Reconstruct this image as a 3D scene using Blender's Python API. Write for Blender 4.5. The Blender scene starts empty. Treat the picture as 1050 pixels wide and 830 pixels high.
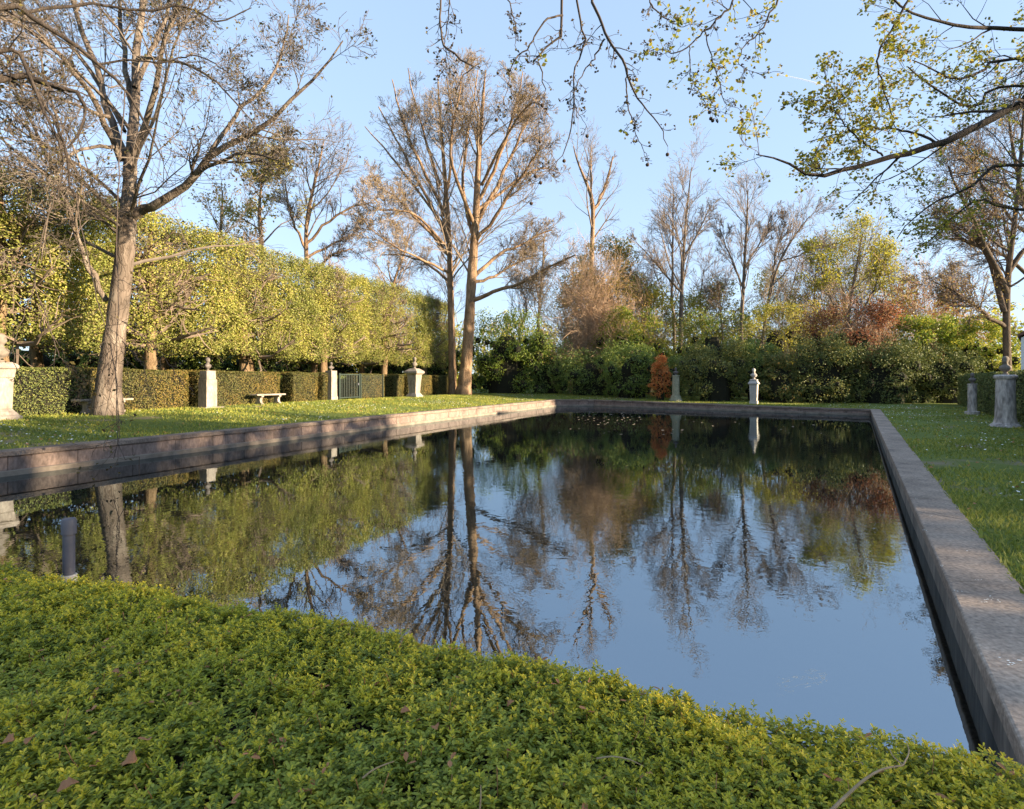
import bpy, math, random
import numpy as np
from mathutils import Vector

random.seed(7)
R = np.random.default_rng(7)
C = bpy.context.scene.collection
SC = bpy.context.scene

# ------------------------------------------------------------------ camera
F, CX, HV, EYE = 580.0, 525.0, 390.5, 1.77     # focal length in photo pixels, principal column, horizon row, eye above water
cam = bpy.data.cameras.new('camera')
cam.sensor_width = 36.0
cam.lens = 36.0 * F / 1050.0
cam.shift_y = -(415.0 - HV) / 1050.0
cam.clip_start = 0.05
cam.clip_end = 20000
co = bpy.data.objects.new('camera', cam)
C.objects.link(co)
co.location = (0, 0, EYE)
co.rotation_euler = (math.radians(90), 0, 0)
SC.camera = co

# ------------------------------------------------------------------ light
SUN_AZ = math.atan2(1.0, -0.30)                # clockwise from +Y
SUN_EL = math.radians(12.5)
sdir = Vector((math.sin(SUN_AZ) * math.cos(SUN_EL), math.cos(SUN_AZ) * math.cos(SUN_EL), math.sin(SUN_EL)))
W = bpy.data.worlds.new('World')
SC.world = W
W.use_nodes = True
nt = W.node_tree
sky = nt.nodes.new('ShaderNodeTexSky')
sky.sky_type = 'NISHITA'
sky.sun_disc = False
sky.sun_elevation = SUN_EL
sky.sun_rotation = SUN_AZ
sky.air_density = 1.0
sky.dust_density = 0.6
sky.ozone_density = 1.6
gm = nt.nodes.new('ShaderNodeGamma')           # evens the sky from zenith to horizon; the raised zenith brightens shaded ground
gm.inputs[1].default_value = 0.34
tn = nt.nodes.new('ShaderNodeMix')
tn.data_type = 'RGBA'
tn.blend_type = 'MULTIPLY'
tn.inputs[0].default_value = 1.0
tn.inputs[7].default_value = (0.635, 0.755, 0.94, 1)
nt.links.new(sky.outputs[0], gm.inputs[0])
nt.links.new(gm.outputs[0], tn.inputs[6])
nt.links.new(tn.outputs[2], nt.nodes['Background'].inputs[0])
nt.nodes['Background'].inputs[1].default_value = 0.15
sl = bpy.data.lights.new('sun', 'SUN')
sl.energy = 3.4
sl.angle = math.radians(0.6)
sl.color = (1.0, 0.80, 0.55)
so = bpy.data.objects.new('sun', sl)
C.objects.link(so)
so.rotation_euler = (-sdir).to_track_quat('-Z', 'Y').to_euler()
so.location = (60, -20, 30)
SC.view_settings.view_transform = 'Standard'
SC.view_settings.look = 'None'
SC.view_settings.exposure = 2.55
SC.view_settings.gamma = 1.0
SC.render.engine = 'CYCLES'
SC.cycles.max_bounces = 6
SC.cycles.diffuse_bounces = 3
SC.cycles.glossy_bounces = 3
SC.cycles.transmission_bounces = 3
SC.cycles.transparent_max_bounces = 6
SC.cycles.caustics_reflective = False
SC.cycles.caustics_refractive = False


def at(u, v, Y):
    return np.array(((u - CX) / F * Y, Y, EYE + (HV - v) / F * Y))


# ------------------------------------------------------------------ materials
def nodes(name):
    m = bpy.data.materials.new(name)
    m.use_nodes = True
    n = m.node_tree
    return m, n, n.nodes['Principled BSDF'], n.nodes['Material Output']


def ramp(n, cols, lo=0.3, hi=0.7):
    r = n.nodes.new('ShaderNodeValToRGB')
    e = r.color_ramp.elements
    k = len(cols)
    while len(e) < k:
        e.new(0.5)
    for i, c in enumerate(cols):
        e[i].position = lo + (hi - lo) * i / max(1, k - 1)
        e[i].color = (c[0], c[1], c[2], 1)
    return r


def mat_noise(name, cols, scale=4.0, rough=0.8, bump=0.3, bscale=30.0, bdist=0.02, stretch=None, lo=0.3, hi=0.7,
              fine=None, metal=0.0):
    m, n, b, o = nodes(name)
    tc = n.nodes.new('ShaderNodeTexCoord')
    src = tc.outputs['Object']
    if stretch:
        mp = n.nodes.new('ShaderNodeMapping')
        mp.inputs['Scale'].default_value = stretch
        n.links.new(src, mp.inputs[0])
        src = mp.outputs[0]
    t = n.nodes.new('ShaderNodeTexNoise')
    t.inputs['Scale'].default_value = scale
    t.inputs['Detail'].default_value = 6
    t.inputs['Roughness'].default_value = 0.65
    n.links.new(src, t.inputs['Vector'])
    r = ramp(n, cols, lo, hi)
    n.links.new(t.outputs[0], r.inputs[0])
    col = r.outputs[0]
    if fine:
        t3 = n.nodes.new('ShaderNodeTexNoise')
        t3.inputs['Scale'].default_value = fine[0]
        t3.inputs['Detail'].default_value = 3
        n.links.new(src, t3.inputs['Vector'])
        r3 = ramp(n, [(1 - fine[1],) * 3, (1 + fine[1],) * 3], 0.3, 0.7)
        n.links.new(t3.outputs[0], r3.inputs[0])
        mx = n.nodes.new('ShaderNodeMix')
        mx.data_type = 'RGBA'
        mx.blend_type = 'MULTIPLY'
        mx.inputs[0].default_value = 1
        n.links.new(col, mx.inputs[6])
        n.links.new(r3.outputs[0], mx.inputs[7])
        col = mx.outputs[2]
    n.links.new(col, b.inputs['Base Color'])
    b.inputs['Roughness'].default_value = rough
    b.inputs['Metallic'].default_value = metal
    b.inputs['Specular IOR Level'].default_value = 0.3
    if bump:
        t2 = n.nodes.new('ShaderNodeTexNoise')
        t2.inputs['Scale'].default_value = bscale
        t2.inputs['Detail'].default_value = 5
        n.links.new(src, t2.inputs['Vector'])
        bp = n.nodes.new('ShaderNodeBump')
        bp.inputs['Strength'].default_value = bump
        bp.inputs['Distance'].default_value = bdist
        n.links.new(t2.outputs[0], bp.inputs['Height'])
        n.links.new(bp.outputs[0], b.inputs['Normal'])
    return m


def mat_leaf(name, cols, trans=0.35, rough=0.55, big=None):
    """leaf colours differ from leaf to leaf (random per island), light passes through the blade"""
    m, n, b, o = nodes(name)
    g = n.nodes.new('ShaderNodeNewGeometry')
    r = ramp(n, cols, 0.0, 1.0)
    n.links.new(g.outputs['Random Per Island'], r.inputs[0])
    col = r.outputs[0]
    if big:
        tc = n.nodes.new('ShaderNodeTexCoord')
        t = n.nodes.new('ShaderNodeTexNoise')
        t.inputs['Scale'].default_value = big[0]
        t.inputs['Detail'].default_value = 3
        n.links.new(tc.outputs['Object'], t.inputs['Vector'])
        rr = ramp(n, big[1], 0.38, 0.62)
        n.links.new(t.outputs[0], rr.inputs[0])
        mx = n.nodes.new('ShaderNodeMix')
        mx.data_type = 'RGBA'
        mx.blend_type = 'MULTIPLY'
        mx.inputs[0].default_value = 1
        n.links.new(col, mx.inputs[6])
        n.links.new(rr.outputs[0], mx.inputs[7])
        col = mx.outputs[2]
    n.links.new(col, b.inputs['Base Color'])
    b.inputs['Roughness'].default_value = rough
    b.inputs['Specular IOR Level'].default_value = 0.3
    if trans > 0:
        tr = n.nodes.new('ShaderNodeBsdfTranslucent')
        n.links.new(col, tr.inputs['Color'])
        ms = n.nodes.new('ShaderNodeMixShader')
        ms.inputs[0].default_value = trans
        n.links.new(b.outputs[0], ms.inputs[1])
        n.links.new(tr.outputs[0], ms.inputs[2])
        n.links.new(ms.outputs[0], o.inputs[0])
    return m


def mat_bark(name, cols, scale=3.0, plates=5.0, bump=0.6):
    m, n, b, o = nodes(name)
    tc = n.nodes.new('ShaderNodeTexCoord')
    mp = n.nodes.new('ShaderNodeMapping')
    mp.inputs['Scale'].default_value = (1, 1, 0.35)
    n.links.new(tc.outputs['Object'], mp.inputs[0])
    t = n.nodes.new('ShaderNodeTexNoise')
    t.inputs['Scale'].default_value = scale
    t.inputs['Detail'].default_value = 7
    t.inputs['Distortion'].default_value = 0.5
    n.links.new(mp.outputs[0], t.inputs['Vector'])
    v = n.nodes.new('ShaderNodeTexVoronoi')
    v.feature = 'DISTANCE_TO_EDGE'
    v.inputs['Scale'].default_value = plates
    mv = n.nodes.new('ShaderNodeMix')
    mv.data_type = 'VECTOR'
    mv.inputs[0].default_value = 0.42
    n.links.new(mp.outputs[0], mv.inputs[4])
    n.links.new(t.outputs['Color'], mv.inputs[5])
    n.links.new(mv.outputs[1], v.inputs['Vector'])
    r = ramp(n, cols, 0.32, 0.68)
    n.links.new(t.outputs[0], r.inputs[0])
    cr = ramp(n, [(0.5, 0.47, 0.44), (1, 1, 1)], 0.0, 0.07)
    n.links.new(v.outputs['Distance'], cr.inputs[0])
    mx = n.nodes.new('ShaderNodeMix')
    mx.data_type = 'RGBA'
    mx.blend_type = 'MULTIPLY'
    mx.inputs[0].default_value = 0.9
    n.links.new(r.outputs[0], mx.inputs[6])
    n.links.new(cr.outputs[0], mx.inputs[7])
    n.links.new(mx.outputs[2], b.inputs['Base Color'])
    b.inputs['Roughness'].default_value = 0.9
    b.inputs['Specular IOR Level'].default_value = 0.15
    bp = n.nodes.new('ShaderNodeBump')
    bp.inputs['Strength'].default_value = bump
    bp.inputs['Distance'].default_value = 0.05
    ad = n.nodes.new('ShaderNodeMath')
    ad.operation = 'ADD'
    mn = n.nodes.new('ShaderNodeMath')
    mn.operation = 'MINIMUM'
    mn.inputs[1].default_value = 0.15
    n.links.new(v.outputs['Distance'], mn.inputs[0])
    ml = n.nodes.new('ShaderNodeMath')
    ml.operation = 'MULTIPLY'
    ml.inputs[1].default_value = 3.0
    n.links.new(mn.outputs[0], ml.inputs[0])
    n.links.new(ml.outputs[0], ad.inputs[0])
    n.links.new(t.outputs[0], ad.inputs[1])
    n.links.new(ad.outputs[0], bp.inputs['Height'])
    n.links.new(bp.outputs[0], b.inputs['Normal'])
    return m


M = {}
M['bark_plane'] = mat_bark('bark_plane', [(0.078, 0.063, 0.051), (0.152, 0.12, 0.096), (0.24, 0.204, 0.166)], 2.6, 10.0)
M['bark_brown'] = mat_bark('bark_brown', [(0.128, 0.085, 0.054), (0.238, 0.156, 0.095), (0.34, 0.23, 0.145)], 3.0, 7.0)
M['bark_lime'] = mat_bark('bark_lime', [(0.13, 0.091, 0.052), (0.247, 0.169, 0.098)], 4.0, 9.0)
M['bark_grey'] = mat_bark('bark_grey', [(0.105, 0.084, 0.067), (0.21, 0.168, 0.133)], 3.0, 8.0)
M['bark_dark'] = mat_bark('bark_dark', [(0.035, 0.028, 0.024), (0.075, 0.06, 0.05)], 6.0, 20.0)
M['bark_dark2'] = mat_bark('bark_dark2', [(0.068, 0.051, 0.039), (0.135, 0.102, 0.075)], 5.0, 14.0)
M['twig_dark2'] = mat_noise('twig_dark2', [(0.098, 0.073, 0.056), (0.182, 0.133, 0.098)], 1.0, 0.9, 0)
M['twig_plane'] = mat_noise('twig_plane', [(0.085, 0.068, 0.055), (0.16, 0.13, 0.105)], 1.0, 0.9, 0)
M['twig_fine'] = mat_noise('twig_fine', [(0.156, 0.12, 0.09), (0.264, 0.204, 0.15)], 1.0, 0.9, 0)
M['scum'] = mat_noise('scum', [(0.24, 0.19, 0.13), (0.38, 0.31, 0.22)], 6, 0.9, 0)
M['twig_tan'] = mat_noise('twig_tan', [(0.138, 0.104, 0.079), (0.234, 0.175, 0.133)], 1.0, 0.9, 0)
M['twig_grey'] = mat_noise('twig_grey', [(0.154, 0.119, 0.092), (0.246, 0.193, 0.151)], 1.0, 0.9, 0)
M['twig_red'] = mat_noise('twig_red', [(0.328, 0.213, 0.135), (0.491, 0.345, 0.226)], 1.0, 0.9, 0)
M['twig_dark'] = mat_noise('twig_dark', [(0.04, 0.03, 0.026), (0.085, 0.065, 0.05)], 2.0, 0.9, 0)
M['leaf_lime'] = mat_leaf('leaf_lime', [(0.156, 0.181, 0.044), (0.296, 0.323, 0.07), (0.453, 0.448, 0.114), (0.313, 0.233, 0.138)], 0.4,
                          big=(0.6, [(0.75, 0.78, 0.8), (1.15, 1.1, 1.0)]))
M['leaf_lime_shaded'] = mat_leaf('leaf_lime_shaded', [(0.072, 0.084, 0.014), (0.144, 0.15, 0.022), (0.204, 0.18, 0.026)], 0.35)  # darker copy of the lime leaf: the second row's shade is in the colour
M['leaf_yew'] = mat_leaf('leaf_yew', [(0.068, 0.094, 0.031), (0.144, 0.171, 0.046), (0.232, 0.232, 0.068)], 0.15)
M['leaf_yew_brown'] = mat_leaf('leaf_yew_brown', [(0.075, 0.085, 0.023), (0.161, 0.144, 0.04), (0.254, 0.186, 0.068)], 0.2,
                               big=(0.9, [(0.7, 0.8, 0.8), (1.25, 1.1, 0.9)]))
M['leaf_dark'] = mat_leaf('leaf_dark', [(0.087, 0.128, 0.039), (0.17, 0.239, 0.055), (0.276, 0.322, 0.081)], 0.2,
                          big=(0.8, [(0.75, 0.8, 0.85), (1.2, 1.15, 1.0)]))
M['leaf_laurel'] = mat_leaf('leaf_laurel', [(0.109, 0.173, 0.029), (0.2, 0.282, 0.036), (0.328, 0.364, 0.055)], 0.35, 0.4)
M['leaf_spring'] = mat_leaf('leaf_spring', [(0.23, 0.255, 0.033), (0.378, 0.362, 0.05), (0.526, 0.461, 0.074)], 0.45)
M['leaf_olive'] = mat_leaf('leaf_olive', [(0.188, 0.185, 0.042), (0.316, 0.294, 0.062), (0.442, 0.368, 0.094)], 0.35)
M['leaf_copper'] = mat_leaf('leaf_copper', [(0.203, 0.067, 0.038), (0.345, 0.127, 0.059), (0.405, 0.215, 0.088)], 0.35)
M['leaf_red'] = mat_leaf('leaf_red', [(0.587, 0.146, 0.053), (0.8, 0.293, 0.091), (0.8, 0.498, 0.157)], 0.4)
M['leaf_gold'] = mat_leaf('leaf_gold', [(0.31, 0.191, 0.063), (0.455, 0.301, 0.091), (0.346, 0.282, 0.063)], 0.35)
M['leaf_young'] = mat_leaf('leaf_young', [(0.161, 0.181, 0.026), (0.27, 0.281, 0.035), (0.405, 0.362, 0.057), (0.254, 0.173, 0.057)], 0.45)
M['leaf_old'] = mat_leaf('leaf_old', [(0.05, 0.04, 0.02), (0.08, 0.06, 0.03), (0.08, 0.085, 0.03)], 0.25)
M['cover_old'] = mat_leaf('cover_old', [(0.157, 0.199, 0.04), (0.334, 0.382, 0.058), (0.558, 0.532, 0.085)], 0.4, 0.35,
                          big=(2.5, [(0.8, 0.85, 0.85), (1.15, 1.1, 1.0)]))
M['cover_young'] = mat_leaf('cover_young', [(0.366, 0.383, 0.032), (0.58, 0.54, 0.045), (0.8, 0.66, 0.087)], 0.35, 0.4,
                            big=(2.0, [(0.8, 0.85, 0.8), (1.2, 1.1, 1.0)]))
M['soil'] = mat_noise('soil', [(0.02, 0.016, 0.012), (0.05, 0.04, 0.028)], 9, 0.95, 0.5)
M['stone_wall'] = mat_noise('stone_wall', [(0.107, 0.082, 0.068), (0.209, 0.153, 0.129), (0.292, 0.215, 0.176)], 2.2, 0.85, 0.5, 40, 0.01,
                            stretch=(1, 1, 0.45), fine=(24, 0.28))
M['stone_coping'] = mat_noise('stone_coping', [(0.099, 0.075, 0.063), (0.189, 0.145, 0.117), (0.288, 0.222, 0.174)], 1.6, 0.85, 0.5, 60, 0.008,
                              fine=(30, 0.3))
M['concrete'] = mat_noise('concrete', [(0.152, 0.119, 0.093), (0.289, 0.225, 0.175), (0.396, 0.31, 0.241)], 1.3, 0.85, 0.6, 70, 0.006,
                          fine=(35, 0.35))
M['concrete_wall'] = mat_noise('concrete_wall', [(0.062, 0.052, 0.043), (0.182, 0.158, 0.132), (0.284, 0.247, 0.207)], 2.4, 0.85, 0.5, 50, 0.008,
                               stretch=(1, 1, 0.25), fine=(22, 0.3))
M['ledge'] = mat_noise('ledge', [(0.128, 0.106, 0.084), (0.272, 0.228, 0.182)], 3, 0.8, 0.3, 40, 0.01)
M['joint'] = mat_noise('joint', [(0.03, 0.028, 0.026), (0.06, 0.055, 0.05)], 6, 0.95, 0)
M['stone_pale'] = mat_noise('stone_pale', [(0.164, 0.133, 0.114), (0.287, 0.243, 0.204), (0.361, 0.309, 0.261)], 3.0, 0.8, 0.4, 60, 0.006,
                            stretch=(1, 1, 0.4), fine=(18, 0.22))
M['stone_white'] = mat_noise('stone_white', [(0.34, 0.30, 0.265), (0.50, 0.45, 0.40)], 3.0, 0.8, 0.3, 60, 0.006, fine=(18, 0.15))
M['stone_moss'] = mat_noise('stone_moss', [(0.18, 0.18, 0.12), (0.324, 0.312, 0.228)], 4.0, 0.85, 0.4, 60, 0.006, fine=(18, 0.2))
M['stone_weathered'] = mat_noise('stone_weathered', [(0.152, 0.131, 0.122), (0.423, 0.372, 0.338), (0.642, 0.567, 0.507)], 2.0, 0.85, 0.5, 40, 0.01,
                                 stretch=(1, 1, 0.3), fine=(16, 0.3))
M['stone_grey'] = mat_noise('stone_grey', [(0.12, 0.10, 0.08), (0.23, 0.195, 0.16)], 8.0, 0.85, 0.4, 60, 0.006)
M['bronze'] = mat_noise('bronze', [(0.07, 0.06, 0.055), (0.17, 0.145, 0.13)], 9.0, 0.6, 0.2, 60, 0.005)
M['gate_green'] = mat_noise('gate_green', [(0.026, 0.041, 0.035), (0.041, 0.058, 0.048)], 6, 0.5, 0)
M['metal_dark'] = mat_noise('metal_dark', [(0.078, 0.078, 0.098), (0.111, 0.111, 0.137)], 5, 0.5, 0.1, 120, 0.002)
M['foot_concrete'] = mat_noise('foot_concrete', [(0.30, 0.28, 0.25), (0.45, 0.42, 0.38)], 12, 0.9, 0.3, 80, 0.004)
M['white_render'] = mat_noise('white_render', [(0.62, 0.62, 0.62), (0.75, 0.75, 0.75)], 1.5, 0.85, 0.2, 60, 0.004)
M['roof_tile'] = mat_noise('roof_tile', [(0.10, 0.06, 0.045), (0.20, 0.11, 0.08)], 5, 0.85, 0.5, 20, 0.03)
M['glass'] = mat_noise('glass', [(0.03, 0.035, 0.04), (0.05, 0.055, 0.06)], 1, 0.05, 0)
M['dry_leaf'] = mat_noise('dry_leaf', [(0.264, 0.11, 0.044), (0.432, 0.21, 0.096)], 30, 0.8, 0.3, 120, 0.003)
M['dry_twig'] = mat_noise('dry_twig', [(0.26, 0.18, 0.10), (0.38, 0.28, 0.17)], 20, 0.85, 0.3, 90, 0.003)
M['daisy'] = mat_noise('daisy', [(0.75, 0.74, 0.68), (0.82, 0.82, 0.78)], 3, 0.8, 0)
M['grass'] = mat_leaf('grass', [(0.138, 0.183, 0.036), (0.24, 0.29, 0.049), (0.402, 0.377, 0.085)], 0.35,
                      big=(0.7, [(0.8, 0.85, 0.85), (1.3, 1.15, 1.1)]))


def lawn_mat():
    m, n, b, o = nodes('lawn')
    tc = n.nodes.new('ShaderNodeTexCoord')
    t = n.nodes.new('ShaderNodeTexNoise')
    t.inputs['Scale'].default_value = 14
    t.inputs['Detail'].default_value = 8
    t.inputs['Roughness'].default_value = 0.75
    n.links.new(tc.outputs['Object'], t.inputs['Vector'])
    r = ramp(n, [(0.08, 0.11, 0.028), (0.14, 0.18, 0.042), (0.215, 0.23, 0.07)], 0.3, 0.7)
    n.links.new(t.outputs[0], r.inputs[0])
    t2 = n.nodes.new('ShaderNodeTexNoise')
    t2.inputs['Scale'].default_value = 0.55
    t2.inputs['Detail'].default_value = 4
    n.links.new(tc.outputs['Object'], t2.inputs['Vector'])
    r2 = ramp(n, [(0, 0, 0), (1, 1, 1)], 0.60, 0.72)
    n.links.new(t2.outputs[0], r2.inputs[0])
    mx = n.nodes.new('ShaderNodeMix')
    mx.data_type = 'RGBA'
    mx.inputs[7].default_value = (0.26, 0.205, 0.15, 1)
    n.links.new(r2.outputs[0], mx.inputs[0])
    n.links.new(r.outputs[0], mx.inputs[6])
    n.links.new(mx.outputs[2], b.inputs['Base Color'])
    b.inputs['Roughness'].default_value = 0.9
    b.inputs['Specular IOR Level'].default_value = 0.1
    bp = n.nodes.new('ShaderNodeBump')
    bp.inputs['Strength'].default_value = 0.8
    bp.inputs['Distance'].default_value = 0.05
    n.links.new(t.outputs[0], bp.inputs['Height'])
    n.links.new(bp.outputs[0], b.inputs['Normal'])
    return m


M['lawn'] = lawn_mat()


def water_mat():
    m, n, b, o = nodes('water')
    n.nodes.remove(b)
    tc = n.nodes.new('ShaderNodeTexCoord')
    gl = n.nodes.new('ShaderNodeBsdfGlossy')
    gl.inputs['Roughness'].default_value = 0.006
    gl.inputs['Color'].default_value = (0.80, 0.915, 1, 1)
    df = n.nodes.new('ShaderNodeBsdfDiffuse')
    df.inputs['Color'].default_value = (0.012, 0.011, 0.009, 1)
    fr = n.nodes.new('ShaderNodeFresnel')
    fr.inputs['IOR'].default_value = 4.6
    ms = n.nodes.new('ShaderNodeMixShader')
    n.links.new(fr.outputs[0], ms.inputs[0])
    n.links.new(df.outputs[0], ms.inputs[1])
    n.links.new(gl.outputs[0], ms.inputs[2])
    n.links.new(ms.outputs[0], o.inputs[0])
    # soft wind ripples, in patches: calm in some places, ruffled in others
    a = n.nodes.new('ShaderNodeTexNoise')
    a.inputs['Scale'].default_value = 5.5
    a.inputs['Detail'].default_value = 3
    a.inputs['Distortion'].default_value = 0.4
    n.links.new(tc.outputs['Object'], a.inputs['Vector'])
    c = n.nodes.new('ShaderNodeTexNoise')
    c.inputs['Scale'].default_value = 0.16
    c.inputs['Detail'].default_value = 2
    n.links.new(tc.outputs['Object'], c.inputs['Vector'])
    r = ramp(n, [(0.12,) * 3, (1,) * 3], 0.40, 0.62)
    n.links.new(c.outputs[0], r.inputs[0])
    ml = n.nodes.new('ShaderNodeMath')
    ml.operation = 'MULTIPLY'
    n.links.new(a.outputs[0], ml.inputs[0])
    n.links.new(r.outputs[0], ml.inputs[1])
    bp = n.nodes.new('ShaderNodeBump')
    bp.inputs['Strength'].default_value = 0.04
    bp.inputs['Distance'].default_value = 0.05
    n.links.new(ml.outputs[0], bp.inputs['Height'])
    n.links.new(bp.outputs[0], gl.inputs['Normal'])
    return m


M['water'] = water_mat()

# ------------------------------------------------------------------ mesh helpers


class MB:
    """collects vertices and faces, and links them as one mesh object"""

    def __init__(self):
        self.v, self.f, self.n, self.mi = [], [], 0, []

    def add(self, v, f, mi=0):
        v = np.asarray(v, float).reshape(-1, 3)
        f = np.asarray(f, int)
        self.v.append(v)
        self.f.append(f + self.n)
        self.mi.append(mi)
        self.n += len(v)
        return self

    def box(self, x0, x1, y0, y1, z0, z1):
        v = [(x0, y0, z0), (x1, y0, z0), (x1, y1, z0), (x0, y1, z0), (x0, y0, z1), (x1, y0, z1), (x1, y1, z1), (x0, y1, z1)]
        f = [(0, 3, 2, 1), (4, 5, 6, 7), (0, 1, 5, 4), (1, 2, 6, 5), (2, 3, 7, 6), (3, 0, 4, 7)]
        return self.add(v, f)

    def hexa(self, bot, top):
        f = [(0, 3, 2, 1), (4, 5, 6, 7), (0, 1, 5, 4), (1, 2, 6, 5), (2, 3, 7, 6), (3, 0, 4, 7)]
        return self.add(list(bot) + list(top), f)

    def rings(self, rings, close=True):
        """rings: (k, s, 3): skin consecutive rings, cap both ends"""
        r = np.asarray(rings, float)
        k, s, _ = r.shape
        i = np.arange(k - 1)[:, None] * s
        j = np.arange(s)[None, :]
        j2 = (j + 1) % s
        q = np.stack([i + j, i + j2, i + s + j2, i + s + j], -1).reshape(-1, 4)
        b = self.n
        self.add(r.reshape(-1, 3), q)
        if close:
            self.f.append(np.arange(s)[::-1][None, :] + b)
            self.mi.append(0)
            self.f.append(np.arange(s)[None, :] + b + (k - 1) * s)
            self.mi.append(0)
        return self

    def lathe(self, prof, x=0, y=0, s=24, sq=False, rot=0.0):
        """prof: (radius, z) pairs; sq gives a square section"""
        out = []
        for r, z in prof:
            if sq:
                out.append([(x + r * a, y + r * b_, z) for a, b_ in ((-1, -1), (1, -1), (1, 1), (-1, 1))])
            else:
                out.append([(x + r * math.cos(2 * math.pi * k / s), y + r * math.sin(2 * math.pi * k / s), z) for k in range(s)])
        return self.rings(out)

    def tubes(self, P, rad, sides=4, mi=0):
        """P (n,K,3), rad (n,K)"""
        P = np.asarray(P, float)
        rad = np.asarray(rad, float)
        n, K, _ = P.shape
        if n == 0:
            return self
        T = np.gradient(P, axis=1)
        T /= np.linalg.norm(T, axis=2, keepdims=True) + 1e-9
        m = P[:, -1] - P[:, 0]
        m /= np.linalg.norm(m, axis=1, keepdims=True) + 1e-9
        ref = np.where(np.abs(m[:, 2:3]) > 0.75, np.array([[1.0, 0.2, 0]]), np.array([[0, 0, 1.0]]))
        A = np.cross(T, ref[:, None, :])
        A /= np.linalg.norm(A, axis=2, keepdims=True) + 1e-9
        B = np.cross(T, A)
        th = np.arange(sides) * 2 * math.pi / sides
        V = P[:, :, None, :] + rad[:, :, None, None] * (A[:, :, None, :] * np.cos(th)[None, None, :, None] +
                                                       B[:, :, None, :] * np.sin(th)[None, None, :, None])
        base = (np.arange(n) * K * sides)[:, None, None]
        i = (np.arange(K - 1) * sides)[None, :, None]
        j = np.arange(sides)[None, None, :]
        j2 = (j + 1) % sides
        q = np.stack([base + i + j, base + i + j2, base + i + sides + j2, base + i + sides + j], -1).reshape(-1, 4)
        self.add(V.reshape(-1, 3), q, mi)
        return self

    def leaves(self, pos, size, up=0.3, fold=0.15, wid=0.6, nrm=None, mi=0, rng=None):
        """one four-cornered leaf blade at each point, turned at random"""
        rng = rng or R
        pos = np.asarray(pos, float)
        n = len(pos)
        if n == 0:
            return self
        N = rng.normal(size=(n, 3))
        N /= np.linalg.norm(N, axis=1, keepdims=True)
        N[:, 2] = np.abs(N[:, 2]) * 0.6 + N[:, 2] * 0.4
        N[:, 2] += up
        if nrm is not None:
            N += nrm
        N /= np.linalg.norm(N, axis=1, keepdims=True) + 1e-9
        d = rng.normal(size=(n, 3))
        a = np.cross(N, d)
        a /= np.linalg.norm(a, axis=1, keepdims=True) + 1e-9
        b = np.cross(N, a)
        s = (np.asarray(size) * rng.uniform(0.65, 1.3, n))[:, None]
        V = np.stack([pos - a * s * 0.5, pos + b * s * wid * 0.5 + N * s * fold, pos + a * s * 0.5, pos - b * s * wid * 0.5 + N * s * fold], 1)
        q = np.arange(n * 4).reshape(-1, 4)
        return self.add(V.reshape(-1, 3), q, mi)

    def build(self, name, mats, parent=None, smooth=False, origin=(0, 0, 0), loc=None):
        me = bpy.data.meshes.new(name)
        v = np.concatenate(self.v) - np.asarray(origin, float)
        me.vertices.add(len(v))
        me.vertices.foreach_set('co', v.astype(np.float32).ravel())
        lt = np.concatenate([np.full(len(f), f.shape[1]) for f in self.f])
        idx = np.concatenate([f.ravel() for f in self.f])
        mi = np.concatenate([np.full(len(f), k) for f, k in zip(self.f, self.mi)])
        me.loops.add(len(idx))
        me.loops.foreach_set('vertex_index', idx.astype(np.int32))
        me.polygons.add(len(lt))
        me.polygons.foreach_set('loop_start', np.concatenate([[0], np.cumsum(lt)[:-1]]).astype(np.int32))
        me.polygons.foreach_set('material_index', mi.astype(np.int32))
        me.polygons.foreach_set('use_smooth', np.full(len(lt), bool(smooth)))
        me.update(calc_edges=True)
        for m in (mats if isinstance(mats, (list, tuple)) else [mats]):
            me.materials.append(m)
        o = bpy.data.objects.new(name, me)
        C.objects.link(o)
        if parent:
            o.parent = parent
        o.location = loc if loc is not None else (origin if parent is None else (0, 0, 0))
        return o


def tag(o, label=None, cat=None, group=None, kind=None):
    if label:
        o['label'] = label
    if cat:
        o['category'] = cat
    if group:
        o['group'] = group
    if kind:
        o['kind'] = kind
    return o


def empty(name, loc, label, cat, group=None, rz=0):
    o = bpy.data.objects.new(name, None)
    C.objects.link(o)
    o.location = loc
    o.rotation_euler = (0, 0, rz)
    o.empty_display_size = 0.2
    return tag(o, label, cat, group)


def copy_tree(o, parent=None):
    c = o.copy()
    C.objects.link(c)
    c.parent = parent
    for ch in list(o.children):
        copy_tree(ch, c)
    return c


def bevel(o, w=0.01, seg=2):
    b = o.modifiers.new('bevel', 'BEVEL')
    b.width = w
    b.segments = seg
    b.limit_method = 'ANGLE'
    return o


# ------------------------------------------------------------------ pool plan and ground heights
A0, B0, E0, C0, D0 = [np.array(p) for p in ((-11.07, 6.59), (3.04, 39.2), (5.74, 39.6), (18.1, 28.5), (1.85, 1.92))]
POLY = [A0, B0, E0, C0, D0]                      # clockwise seen from above
NP_ = len(POLY)
LDIR = (B0 - A0) / np.linalg.norm(B0 - A0)
LIN = np.array([LDIR[1], -LDIR[0]])              # from the left edge into the pool


def enorm(i):
    d = POLY[(i + 1) % NP_] - POLY[i]
    d = d / np.linalg.norm(d)
    return np.array([-d[1], d[0]])               # outward


def offset(d):
    out = []
    for i in range(NP_):
        n1, n2 = enorm((i - 1) % NP_), enorm(i)
        m = (n1 + n2) / (1 + n1 @ n2)
        out.append(POLY[i] + m * d)
    return out


def sstep(x):
    x = np.clip(x, 0, 1)
    return x * x * (3 - 2 * x)


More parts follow.
